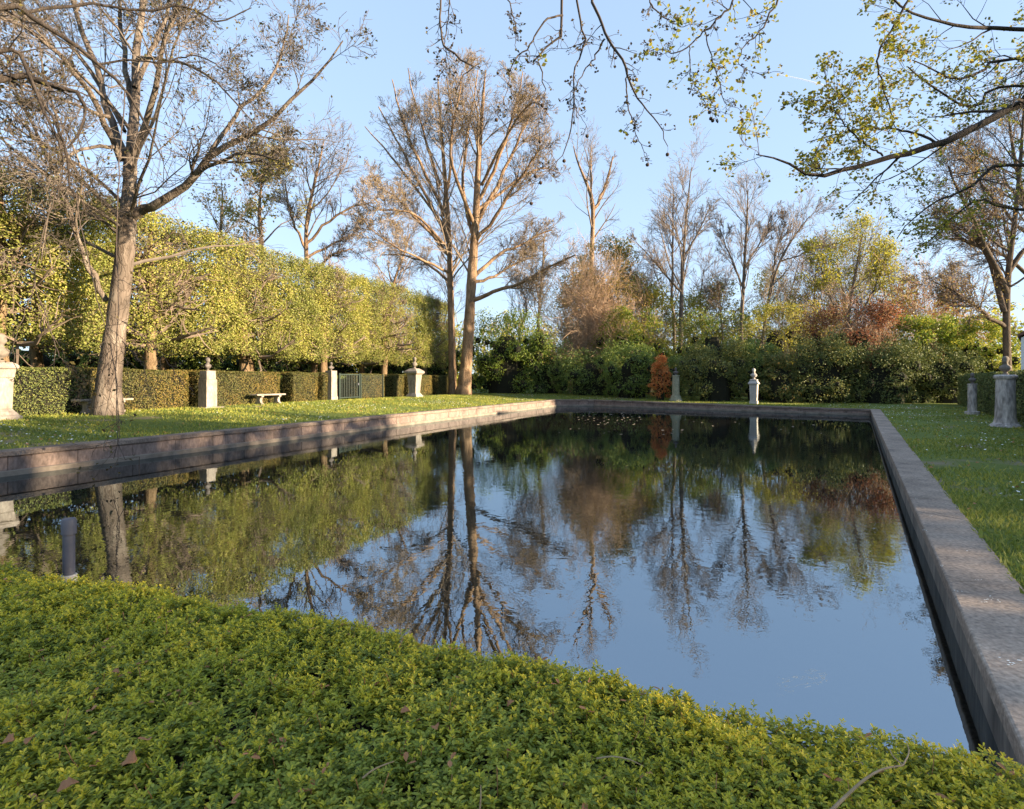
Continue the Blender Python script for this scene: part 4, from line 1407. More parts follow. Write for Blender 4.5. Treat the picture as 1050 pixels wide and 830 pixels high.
# mossy round column
x, y = at(693, 408.5, 37.2)[:2]
pr, z0 = pedestal('stone_column', 'greenish mossy round column beside the orange red shrub', x, y,
                  [('base', [(.42, 0), (.42, .16), (.36, .17), (.30, .42)]), ('shaft', [(.245, .42), (.22, 1.66)]), ('cap', [(.24, 1.66), (.25, 1.74), (.2, 1.76)])], RZL, 'stone_moss', sq=False)
bust('small dark bust on the mossy round column', x, y, z0 + 1.76, .9, 'bronze', hair=.3)
# urn pedestal
x, y = at(773, 411.5, 34.2)[:2]
pr, z0 = pedestal('stone_pedestal', 'white tapering square pedestal against the very dark evergreen', x, y,
                  [('base', [(.22, 0), (.22, .22)]), ('shaft', [(.185, .222), (.225, 1.22)]), ('cap', [(.29, 1.22), (.29, 1.28), (.2, 1.42), (.21, 1.50), (.16, 1.52)])],
                  math.atan2(E0[1] - C0[1], E0[0] - C0[0]) + .15, 'stone_white')
bust('white bust on the white tapering pedestal', x, y, z0 + 1.52, 1.2, 'stone_white', face_to=(2, 10), hair=.2, shoulders=.75)
# columns on the shaded lawn
x, y = at(997, 425, 24.0)[:2]
pr, z0 = pedestal('stone_column', 'slim grey round column farther back along the dark clipped hedge', x, y,
                  [('base', [(.26, 0), (.26, .14), (.2, .16)]), ('shaft', [(.165, .16), (.155, 1.28)]), ('cap', [(.175, 1.28), (.175, 1.32)])], 0, 'stone_weathered', sq=False)
bust('small dark bust with sunlit head on the slim grey column', x, y, z0 + 1.32, .85, 'bronze', face_to=(10, 10), hair=.2, shoulders=.75)
x, y = at(1031, 438, 17.6)[:2]
pr, z0 = pedestal('stone_column', 'thick weathered round column with flared foot before the dark clipped hedge', x, y,
                  [('base', [(.42, 0), (.40, .06), (.30, .14), (.27, .30)]), ('shaft', [(.265, .30), (.235, 1.50)]), ('cap', [(.26, 1.50), (.30, 1.56), (.30, 1.60), (.25, 1.64)])], 0, 'stone_weathered', sq=False)
bust('stone bust with sunlit head on the thick weathered column', x, y, z0 + 1.64, 1.05, 'stone_grey', face_to=(6, 12), hair=.4, shoulders=.72)

# ------------------------------------------------------------------ benches


def bench(label, x, y, rz, L=1.75):
    root = empty('stone_bench', (x, y, gz(x, y) - .02), label, 'bench', 'stone benches by the clipped hedge', rz)
    mb = MB().box(-L / 2, L / 2, -.22, .22, .40, .47)
    bevel(mb.build('seat', M['stone_pale'], root), .02, 2)
    for sx in (-1, 1):
        mb = MB()
        prof = [(-.20, 0), (-.20, .06), (-.13, .10), (-.10, .2), (-.13, .30), (-.2, .34), (-.2, .398), (.2, .398), (.2, .34), (.13, .30), (.10, .2), (.13, .10), (.20, .06), (.20, 0)]
        x0, x1 = sx * (L / 2 - .34) - .07, sx * (L / 2 - .34) + .07
        mb.rings([[(xx, a, b_) for a, b_ in prof] for xx in (x0, x1)])
        bevel(mb.build('leg', M['stone_pale'], root), .008, 1)
    return root


p = hl(267) + np.array([.42, -.15])
bench('pale stone bench with two scrolled legs in sunlight by the hedge', p[0], p[1], math.atan2(HLD[1], HLD[0]))
p = hl(99) + np.array([.30, -.1])
bench('stone bench half hidden behind the huge plane tree', p[0], p[1], math.atan2(HLD[1], HLD[0]))

# ------------------------------------------------------------------ gate and mesh panel


def gate():
    a, b = hl(346) + np.array([.1, 0]), hl(366.5) + np.array([.1, 0])
    L = float(np.linalg.norm(b - a))
    z0 = gz(*a)
    root = empty('metal_gate', (a[0], a[1], z0), 'dark green metal gate of upright bars in the hedge gap', 'gate', None, math.atan2(b[1] - a[1], b[0] - a[0]))
    f = MB()
    for xx in (0, L):
        f.box(xx - .045, xx + .045, -.045, .045, 0, 1.45)
    f.box(.046, L - .046, -.02, .02, .08, .13)
    f.box(.046, L - .046, -.02, .02, 1.36, 1.41)
    f.build('frame', M['gate_green'], root)
    bevel(MB().box(L - .14, L - .05, -.035, .035, .78, .90).build('latch', M['metal_dark'], root), .006, 1)
    for zz in (.3, 1.2):
        MB().lathe([(.03, zz), (.03, zz + .1)], x=.05, s=10).build('hinge', M['metal_dark'], root)
    n = 11
    for k in range(n):
        xx = L * (k + 1) / (n + 1)
        MB().lathe([(.016, .131), (.016, 1.359)], x=xx, s=8).build('bar', M['gate_green'], root)
    a2, b2 = b + HLD * .12, hl(391) + np.array([.1, 0])
    L2 = float(np.linalg.norm(b2 - a2))
    root = empty('mesh_panel', (a2[0], a2[1], z0), 'green wire mesh fence panel with hedge leaves showing through', 'fence', None, math.atan2(b2[1] - a2[1], b2[0] - a2[0]))
    for xx in (.04, L2):
        MB().box(xx - .03, xx + .03, -.03, .03, 0, 1.42).build('post', M['gate_green'], root)
    w = MB()
    P = [[(.07, 0, zz), (L2 - .03, 0, zz)] for zz in np.linspace(.1, 1.38, 12)] + [[(xx, .006, .1), (xx, .006, 1.38)] for xx in np.linspace(.1, L2 - .05, 26)]
    w.tubes(np.array(P), np.full((len(P), 2), .004), 4)
    w.build('wire', M['gate_green'], root)


gate()

# ------------------------------------------------------------------ buildings on the sunny side


def outbuilding():
    # local frame: x along the front, y to the rear; the rear recedes behind the front corner
    w, dpt, he, hr = 7.0, 7.0, 3.3, 5.6
    x, y = 22.5, 25.0
    z0 = gz(x, y)
    root = empty('white_outbuilding', (x, y, z0), 'white rendered outbuilding with brown tiled roof peeping over the dark clipped hedge', 'building', None, math.radians(-44))
    wl = MB().box(0, w, 0, dpt, -.3, he)
    xm = w / 2
    for yy in (0, dpt):
        wl.add([(0.02, yy, he), (w - .02, yy, he), (xm, yy, hr - .05)], [(0, 1, 2)] if yy == 0 else [(2, 1, 0)])
    wl.build('wall', M['white_render'], root)
    rf = MB()
    o = .12
    rf.add([(-o, -o, he + .01), (xm, -o, hr), (w + o, -o, he + .01), (-o, dpt + o, he + .01), (xm, dpt + o, hr), (w + o, dpt + o, he + .01),
            (-o, -o, he + .14), (xm, -o, hr + .14), (w + o, -o, he + .14), (-o, dpt + o, he + .14), (xm, dpt + o, hr + .14), (w + o, dpt + o, he + .14)],
           [(6, 7, 10, 9), (7, 8, 11, 10), (0, 3, 4, 1), (1, 4, 5, 2), (0, 1, 7, 6), (1, 2, 8, 7), (3, 9, 10, 4), (4, 10, 11, 5), (0, 6, 9, 3), (2, 5, 11, 8)])
    rf.build('roof', M['roof_tile'], root)
    fr = MB().box(2.2, 3.2, -.04, -.002, 1.2, 2.4).build('window', M['gate_green'], root)
    MB().box(2.28, 3.12, -.05, -.041, 1.28, 2.32).build('pane', M['glass'], fr)


outbuilding()
for i in range(9):
    yy = -15 + 3.1 * i
    bush('windbreak_tree', 'leafy tree of the windbreak on the sunny side, beyond the frame', 23.5 + (i % 3) * 2.2, yy, 3.2, 3.2, 8.2 + (i * 7 % 4) * .3, 4800, .32, 'leaf_olive', 300 + i,
         group='windbreak trees on the sunny side', core=False, cat='tree', twigs=40)


# ------------------------------------------------------------------ near overhanging plane tree


def spherepts(r, s=10, k=6):
    return [[(r * math.cos(a) * math.cos(b), r * math.cos(a) * math.sin(b), r * math.sin(a)) for b in np.linspace(0, 2 * math.pi, s + 1)[:-1]] for a in np.linspace(-1.45, 1.45, k)]


def near_tree():
    rng = np.random.default_rng(91)
    tx, ty = 10.4, 7.0
    base = np.array([tx, ty, gz(tx, ty) - .05])
    root = empty('overhanging_plane_tree', tuple(base), 'plane tree rooted beyond the frame whose dark limbs hang across the upper sky', 'tree')
    mb = MB()
    p, r = resample([base, (tx + .1, ty, 2), (tx - .05, ty + .1, 4.2), (tx - .2, ty, 6.5), (tx, ty, 9), (tx + .3, ty, 12)], [.48, .4, .36, .3, .2, .08], 30)
    r = trunk_flare(r)
    mb.tubes(p[None], r[None], 16)
    limbs = []

    def L(*pts, start=None):
        P = [at(u, v, Y) for u, v, Y, q in pts]
        rr = [q / F * Y for u, v, Y, q in pts]
        if start is not None:
            P = [np.array(start[:3])] + P
            rr = [start[3]] + rr
        limbs.append(resample_len(P, np.array(rr) * (.72 if start is None else 1), 26, .007, rng))
    # the heavy dark limb and its neighbours
    L((1050, 106, 7.2, 4.2), (1010, 126, 7.1, 3.7), (965, 147, 7, 3.2), (920, 160, 7, 2.7), (880, 171, 6.9, 2.3), (838, 181, 6.8, 2), (822, 176, 6.8, 1.5), (800, 164, 6.7, 1), (775, 160, 6.6, .6), start=(8.6, 7.3, 5.9, .075))
    L((965, 147, 7, 2), (930, 135, 7.2, 1.6), (890, 132, 7.3, 1.2), (850, 140, 7.3, .8), (828, 146, 7.3, .5))
    L((905, 160, 7, 1.4), (880, 142, 6.8, 1.1), (860, 120, 6.7, .8), (850, 98, 6.6, .5))
    L((1050, 30, 7.6, 2), (1000, 28, 7.5, 1.7), (960, 22, 7.4, 1.3), (925, 8, 7.2, 1), (900, -20, 7, .8), start=(tx - .15, ty, 6.0, .05))
    L((935, -5, 6.6, 1.8), (915, 30, 6.6, 1.6), (900, 55, 6.6, 1.4), (904, 85, 6.6, 1.1), (912, 110, 6.6, .8), (918, 132, 6.6, .5))
    L((1050, 62, 7.8, 1.6), (1010, 72, 7.7, 1.3), (980, 82, 7.6, 1), (955, 70, 7.5, .7), (935, 62, 7.4, .5), start=(tx - .15, ty, 5.4, .03))
    L((1050, 170, 8, 1.6), (1000, 190, 8, 1.3), (965, 205, 7.8, 1), (940, 220, 7.7, .7), (920, 245, 7.6, .4), start=(tx, ty, 3.9, .03))
    L((1050, 215, 8.4, 1.5), (1010, 205, 8.3, 1.2), (985, 215, 8.2, .9), (950, 250, 8.1, .6), start=(tx, ty, 3.6, .028))
    L((1050, 88, 7.8, 1.4), (1000, 110, 7.7, 1.1), (960, 92, 7.6, .9), (930, 70, 7.5, .6), start=(tx - .1, ty, 5.0, .03))
    limbs.append(resample_len([(tx - .1, ty, 4.6), (9.6, 7.1, 5.4), (8.6, 7.3, 5.9)], [.12, .095, .075], 26))
    # high limb above the frame, carrying the hanging sprays
    hi = [(tx - .2, ty, 6.6), (8.2, 6.8, 7.4), (5.5, 6.5, 7.4), (3, 6.2, 6.9), (1.4, 6.0, 6.55), (.2, 5.9, 6.2), (-.9, 5.9, 6.1), (-1.6, 6, 6.3)]
    limbs.append(resample_len(hi, [.14, .11, .085, .06, .042, .03, .02, .01], 26, .01, rng))
    nh = len(limbs)
    sprays = [
        [(455, -35, 5.9, 1.6), (452, 0, 5.9, 1.5), (453, 42, 5.9, 1.5), (466, 55, 5.9, 1.4), (480, 68, 5.9, 1.3), (488, 67, 5.9, .9), (472, 82, 5.9, .8), (467, 100, 5.9, .6), (464, 122, 5.9, .4)],
        [(462, -30, 6, .9), (461, 8, 6, .9), (456, 45, 6, .8), (458, 62, 6, .5), (455, 78, 6, .4)],
        [(577, -40, 6, 2), (576, 5, 6, 1.9), (575, 38, 6, 1.7), (562, 46, 6, 1.5), (552, 60, 6, 1.4), (546, 60, 6, 1.2), (555, 68, 6, 1), (556, 85, 6, .8), (561, 95, 6, .6), (551, 110, 6, .5), (554, 150, 6, .4), (550, 175, 6, .3)],
        [(577, 16, 6, 1.5), (560, 20, 5.9, 1.4), (550, 35, 5.9, 1.3), (541, 50, 5.9, 1.2), (528, 62, 5.9, 1), (522, 80, 5.9, .7), (519, 100, 5.9, .5), (508, 116, 5.9, .3)],
        [(590, -40, 6.1, 1.6), (592, 5, 6.1, 1.5), (597, 28, 6.1, 1.4), (600, 44, 6.1, 1.3), (592, 65, 6.1, 1.2), (588, 88, 6.1, 1.1), (588, 113, 6.1, 1), (583, 140, 6.1, .9), (577, 160, 6.1, .7), (560, 178, 6.1, .5), (546, 200, 6.1, .3)],
        [(604, -40, 6, 2.2), (608, 0, 6, 2), (616, 25, 6, 1.9), (627, 45, 6, 1.8), (640, 66, 6, 1.7), (645, 85, 6, 1.4), (654, 100, 6, 1.2), (664, 115, 6, 1), (677, 130, 6, .8), (684, 150, 6, .5)],
        [(643, 70, 6, 1.1), (642, 95, 6, 1), (646, 118, 6, .8), (653, 140, 6, .6), (664, 162, 6, .4)],
        [(620, 40, 6, 1.3), (610, 58, 6.1, 1.1), (600, 72, 6.1, .9), (590, 90, 6.1, .7), (590, 110, 6.1, .5), (602, 130, 6.1, .3)],
        [(520, -30, 5.8, 1), (522, 0, 5.8, .9), (528, 25, 5.8, .7), (529, 50, 5.8, .4)],
        [(760, -25, 6.3, 1.6), (752, 0, 6.3, 1.5), (740, 16, 6.3, 1.4), (724, 31, 6.3, 1.2), (706, 48, 6.3, 1), (690, 55, 6.3, .8), (672, 50, 6.3, .6), (655, 58, 6.3, .3)],
        [(806, -25, 6.4, 1.7), (798, 0, 6.4, 1.5), (790, 14, 6.4, 1.3), (775, 38, 6.4, 1.1), (765, 46, 6.4, .8), (758, 66, 6.4, .5), (782, 78, 6.4, .3)],
        [(722, 30, 6.3, .9), (730, 60, 6.3, .8), (738, 85, 6.3, .6), (743, 105, 6.3, .5), (760, 113, 6.3, .3)],
        [(707, 48, 6.3, .8), (708, 75, 6.3, .6), (718, 98, 6.3, .5), (731, 117, 6.3, .3)],
        [(660, -20, 6.2, 1.2), (668, 5, 6.2, 1), (684, 20, 6.2, .8), (700, 28, 6.2, .5), (715, 20, 6.2, .3)]]
    for s in sprays:
        L(*s)
    LP, LR = np.array([l[0] for l in limbs]), np.array([l[1] for l in limbs])
    mb.tubes(LP[:nh], LR[:nh], 8)
    mb.build('trunk', M['bark_dark'], root, smooth=True, origin=base)
    tw = MB()
    tw.tubes(LP[nh:], LR[nh:], 6)
    fine = LP.copy()
    # twigs of the leafy limbs
    Q1, q1 = grow(LP[:nh - 1], LR[:nh - 1], 12, .35, 1, 50, .2, 6, .16, .02, .45, rng, lmin=.45)
    q1 = np.maximum(q1, .0035)
    tw.tubes(Q1, q1, 4)
    Q2, q2 = grow(Q1, q1, 5, .2, 1, 48, .6, 5, .2, .03, .6, rng)
    q2 = np.maximum(q2, .0026)
    tw.tubes(Q2, q2, 3)
    # short knobbly spurs on the hanging sprays
    S1, s1 = grow(LP[nh:], LR[nh:], 14, .25, 1, 55, .12, 5, .3, -.05, .55, rng, lmin=.1)
    s1 = np.maximum(s1, .0028)
    tw.tubes(S1, s1, 4)
    S2, s2 = grow(S1, s1, 3, .3, 1, 50, .6, 4, .3, -.03, .8, rng)
    s2 = np.maximum(s2, .0024)
    tw.tubes(S2, s2, 3)
    # small stuff on the high limb's right part (leafy)
    sel = [nh + 9, nh + 10, nh + 11, nh + 12, nh + 13]
    L1, l1 = grow(LP[sel], LR[sel], 8, .1, 1, 55, .25, 5, .2, .0, .55, rng, lmin=.25)
    l1 = np.maximum(l1, .0026)
    tw.tubes(L1, l1, 3)
    tw.build('branches', M['twig_dark'], root, origin=base)
    lv = MB()

    def cluster(tips, n, spread, size, share=1.0):
        t = tips[rng.random(len(tips)) < share]
        pos = np.repeat(t, n, 0) + rng.normal(size=(len(t) * n, 3)) * spread
        lv.leaves(pos, size, up=.5, rng=rng, wid=.75)
    cluster(Q2[:, -1], 13, .042, .046, .85)
    cluster(Q2[:, 2], 5, .035, .045, .5)
    cluster(Q1[:, -1], 8, .045, .055)
    cluster(L1[:, -1], 9, .04, .048)
    cluster(L1[:, 2], 5, .04, .05)
    tp = S1[rng.random(len(S1)) < .03][:, -1]
    cluster(tp, 9, .035, .05)
    lv.build('leaves', M['leaf_young'], root, origin=base)
    lv = MB()
    cluster(S2[:, -1], 3, .014, .034, .6)
    lv.build('buds', M['leaf_bud'], root, origin=base)
    # hanging seed balls
    ball = MB().rings(spherepts(.02)).build('seed_ball', M['leaf_ball'], root, smooth=True)
    pick = [(2, -1), (2, -5), (4, -1), (4, -3), (4, -6), (3, -1), (5, -1), (6, -1), (11, -1), (12, -1), (12, -2), (12, -4), (7, -1), (2, -9)]
    st = MB()
    for i, (k, q) in enumerate(pick):
        a = LP[nh + k][q]
        b = a + np.array([rng.normal() * .012, rng.normal() * .012, -rng.uniform(.04, .085)])
        st.tubes(np.array([[a, (a + b) / 2 + rng.normal(size=3) * .004, b]]), np.full((1, 3), .0018), 4)
        o = ball if i == 0 else ball.copy()
        if i:
            C.objects.link(o)
            o.parent = root
        o.location = b - np.array([0, 0, .016]) - base
    st.build('stalks', M['twig_dark'], root, origin=base)
    return root


M['leaf_bud'] = mat_leaf('leaf_bud', [(0.05, 0.035, 0.02), (0.085, 0.06, 0.03), (0.09, 0.085, 0.03)], .25)
M['leaf_ball'] = mat_noise('leaf_ball', [(0.045, 0.03, 0.02), (0.10, 0.065, 0.04)], 60, .9, .6, 200, .004)
near_tree()


def left_tree():
    """a second plane tree just outside the frame, whose sprays droop in front of the big one"""
    rng = np.random.default_rng(93)
    tx, ty = -13.0, 9.2
    base = np.array([tx, ty, gz(tx, ty) - .05])
    root = empty('drooping_plane_tree', tuple(base), 'plane tree rooted beyond the frame whose dark twigs droop before the huge plane', 'tree')
    mb = MB()
    p, r = resample([base, (tx + .1, ty, 2), (tx - .1, ty + .1, 4.2), (tx, ty, 6.5), (tx + .1, ty, 9), (tx + .3, ty, 13)], [.5, .42, .38, .3, .2, .08], 30)
    mb.tubes(p[None], trunk_flare(r)[None], 16)
    limbs = []

    def L(*pts, start=None):
        P = [at(u, v, Y) for u, v, Y, q in pts]
        rr = [q / F * Y for u, v, Y, q in pts]
        if start is not None:
            P = [np.array(start[:3])] + P
            rr = [start[3]] + rr
        limbs.append(resample_len(P, rr, 22, .012, rng))
    L((0, 82, 11.6, 3.4), (31, 81, 11.8, 3), (62, 91, 12, 2.6), (84, 98, 12.1, 2), (86, 122, 12.1, 1.5), (78, 142, 12, 1.1), (70, 152, 12, .7), start=(tx, ty, 5.4, .14))
    L((0, 8, 11.4, 3), (34, 20, 11.7, 2.6), (69, 40, 12, 2.2), (100, 66, 12.4, 1.8), (128, 92, 12.8, 1.4), (150, 130, 13, 1), (168, 165, 13, .6), start=(tx, ty, 7.2, .12))
    L((30, 82, 11.8, 1.8), (45, 105, 12, 1.5), (66, 150, 12, 1.2), (72, 190, 12, 1), (78, 210, 12, .6), start=None)
    L((0, 52, 11, 2.2), (22, 62, 11.2, 1.8), (38, 100, 11.3, 1.5), (52, 130, 11.3, 1.2), (64, 160, 11.3, .9), (60, 200, 11.3, .6), start=(tx, ty, 6, .09))
    L((20, 14, 11.6, 1.8), (60, 8, 12, 1.6), (100, 4, 12.4, 1.4), (150, 12, 12.8, 1.2), (190, 6, 13, 1), (225, 22, 13.2, .8), (258, 8, 13.4, .5), start=None)
    L((100, 66, 12.4, 1.2), (130, 62, 12.6, 1), (165, 64, 12.8, .8), (205, 58, 13, .7), (235, 75, 13, .5))
    nh = len(limbs)
    L((78, 200, 12, .6), (84, 235, 11.8, .55), (92, 270, 11.5, .5), (100, 310, 11, .45), (112, 350, 10.6, .4), (120, 400, 10.2, .4), (120, 440, 10, .35), (126, 468, 9.8, .35), (142, 466, 9.7, .3), (143, 488, 9.7, .3), (157, 505, 9.7, .2))
    L((60, 190, 11.3, .6), (44, 240, 11.3, .55), (36, 290, 11.2, .5), (50, 330, 11.1, .5), (57, 358, 11, .5), (54, 378, 11, .45), (66, 396, 11, .4), (78, 402, 11, .25))
    L((57, 356, 11, .45), (66, 372, 11, .4), (78, 388, 11, .35), (84, 408, 11, .2))
    L((128, 92, 12.8, .7), (124, 150, 12.2, .6), (120, 230, 11.6, .5), (122, 300, 11, .5), (120, 360, 10.6, .45), (119, 410, 10.4, .4), (122, 445, 10.2, .3), (116, 470, 10.2, .2))
    L((125, 330, 11, .45), (145, 345, 10.8, .4), (165, 362, 10.7, .35), (182, 385, 10.6, .3), (190, 398, 10.6, .2))
    L((125, 350, 11, .45), (140, 366, 10.8, .4), (150, 385, 10.7, .3), (146, 402, 10.6, .2))
    L((36, 290, 11.2, .45), (22, 330, 11, .4), (14, 360, 11, .35), (22, 392, 10.9, .3), (40, 402, 10.9, .2))
    LP, LR = np.array([l[0] for l in limbs]), np.array([l[1] for l in limbs])
    mb.tubes(LP[:nh], LR[:nh], 8)
    mb.build('trunk', M['bark_dark'], root, smooth=True, origin=base)
    tw = MB()
    tw.tubes(LP[nh:], np.maximum(LR[nh:], .006), 4)
    Q1, q1 = grow(LP[:nh], LR[:nh], 12, .3, 1, 50, .25, 6, .18, -.02, .42, rng, lmin=.6)
    q1 = np.maximum(q1, .005)
    tw.tubes(Q1, q1, 4)
    Q2, q2 = grow(Q1, q1, 6, .2, 1, 48, .6, 5, .22, -.03, .6, rng)
    q2 = np.maximum(q2, .0042)
    tw.tubes(Q2, q2, 3)
    S1, s1 = grow(LP[nh:], np.maximum(LR[nh:], .006), 12, .25, 1, 40, .13, 5, .2, -.04, .8, rng, lmin=.25)
    s1 = np.maximum(s1, .004)
    tw.tubes(S1, s1, 3)
    S2, s2 = grow(S1, s1, 3, .3, 1, 45, .6, 4, .2, 0, .9, rng)
    s2 = np.maximum(s2, .0036)
    tw.tubes(S2, s2, 3)
    tw.build('branches', M['twig_dark'], root, origin=base)
    lv = MB()
    for T, n, sh in ((Q2[:, -1], 2, .5), (S2[:, -1], 2, .35)):
        t = T[rng.random(len(T)) < sh]
        lv.leaves(np.repeat(t, n, 0) + rng.normal(size=(len(t) * n, 3)) * .05, .075, up=.2, rng=rng)
    c = at(80, 388, 11)
    pos = c + rng.normal(size=(110, 3)) * np.array([.16, .16, .28])
    lv.leaves(pos, .10, up=.4, rng=rng)
    lv.build('leaves', M['leaf_old2'], root, origin=base)
    return root


M['leaf_old2'] = mat_leaf('leaf_old2', [(0.06, 0.045, 0.02), (0.10, 0.075, 0.03), (0.14, 0.115, 0.03)], .3)
left_tree()

# ------------------------------------------------------------------ lawn grass, daisies
PO = offset(0.44)


def scatter_lawn(n, xr, yr, cond, rng):
    x = rng.uniform(*xr, n)
    y = rng.uniform(*yr, n)
    d = poly_dist(x, y)
    k = (d > .375) & cond(x, y, d)
    return x[k], y[k]


def grass():
    rng = np.random.default_rng(12)
    sx, sy = [], []
    sh, sw = [], []
    # shaded lawn on the house side, thickest close to the camera
    for ymax, n, h, w in ((7, 110000, .045, .006), (14, 90000, .05, .010), (30, 60000, .055, .02)):
        x, y = scatter_lawn(n, (2, 24), (1.5, ymax), lambda x, y, d: (x < y * .99 + 1.5) & (d < 9) & ((x - D0[0]) * .853 - (y - D0[1]) * .521 > 0.3) & (rng.random(len(x)) < np.where(y < 8, 1, .9)), rng)
        sx.append(x); sy.append(y); sh.append(np.full(len(x), h)); sw.append(np.full(len(x), w))
    # statue lawn and far strip
    x, y = scatter_lawn(260000, (-22, 26), (6, 46), lambda x, y, d: (d < 8) & (x > -.95 * y - 2) & ((x - D0[0]) * .853 - (y - D0[1]) * .521 < 0), rng)
    sx.append(x); sy.append(y); sh.append(np.full(len(x), .06)); sw.append(np.full(len(x), .018))
    x, y = np.concatenate(sx), np.concatenate(sy)
    h, w = np.concatenate(sh), np.concatenate(sw)
    n = len(x)
    # thin, worn patches
    worn = np.sin(x * .9 + 1.3 * np.sin(y * .7)) + np.sin(y * 1.1 + x * .4) + rng.normal(size=n) * .5
    k = worn < 1.25
    x, y, h, w = x[k], y[k], h[k], w[k]
    n = len(x)
    z = ground(x, y) - .008
    a = rng.uniform(0, 2 * math.pi, n)
    h = h * rng.uniform(.5, 1.35, n)
    lean = rng.normal(size=(n, 2)) * .5
    b = np.column_stack([x, y, z])
    s = np.column_stack([np.cos(a) * w, np.sin(a) * w, np.zeros(n)])
    t = b + np.column_stack([lean[:, 0] * h, lean[:, 1] * h, h])
    V = np.stack([b - s, b + s, t], 1).reshape(-1, 3)
    mb = MB().add(V, np.arange(n * 3).reshape(-1, 3))
    tag(mb.build('grass', M['grass']), 'short spring grass covering the lawns round the pool', 'grass', kind='stuff')
    x, y = scatter_lawn(30000, (-20, 24), (3, 44), lambda x, y, d: (d < 7) & (np.abs(x) < y * 1.0 + 2), rng)
    cl = np.sin(x * .8 + 2 * np.sin(y * .35)) + np.sin(y * .9 + x * .3) + rng.normal(size=len(x)) * .6
    k = cl > .7
    x, y = x[k], y[k]
    pos = np.column_stack([x, y, ground(x, y) + rng.uniform(.04, .07, len(x))])
    mb = MB().leaves(pos, .042, up=2.0, fold=.0, wid=1.0, rng=rng)
    tag(mb.build('daisies', M['daisy']), 'tiny white daisies sprinkled through the lawn grass', 'flowers', kind='stuff')

    x, y = scatter_lawn(2600, (-20, 24), (3, 44), lambda x, y, d: (d < 8) & (np.abs(x) < y * 1.0 + 2), rng)
    mb = MB().leaves(np.column_stack([x, y, ground(x, y) + .045]), .06, up=1.2, fold=.12, rng=rng)
    tag(mb.build('fallen_leaves', M['dry_leaf']), 'scattered old brown leaves lying on the lawns', 'fallen leaves', kind='stuff')


grass()

# ------------------------------------------------------------------ leafy ground cover in front
CE0, CE1 = np.array([-3.1, 3.42]), np.array([1.44, 1.76])       # the cover's pool-side edge
CED = (CE1 - CE0) / np.linalg.norm(CE1 - CE0)
CEN = np.array([CED[1], -CED[0]])                               # towards the camera
if CEN[1] > 0:
    CEN = -CEN


def cover_top(x, y):
    s = (x - CE0[0]) * CED[0] + (y - CE0[1]) * CED[1]
    d = (x - CE0[0]) * CEN[0] + (y - CE0[1]) * CEN[1]
    z = .610 - .05 * sstep((s - 2.6) / 2.2) + .010 * np.sin(x * 2.1 + y * 1.3) + .008 * np.sin(x * 4.3 - y * 3.1 + 1) + .009 * np.sin(x * 8.1 + y * 7.3 + 2) + .010 * np.sin(x * 17 - y * 13) + .009 * np.sin(x * 31 + y * 9)
    z = z - .16 * np.exp(-np.maximum(d + .22, 0) / .06) - .035 * np.exp(-((s - .12) / .16) ** 2 - ((d + .2) / .25) ** 2)
    return z


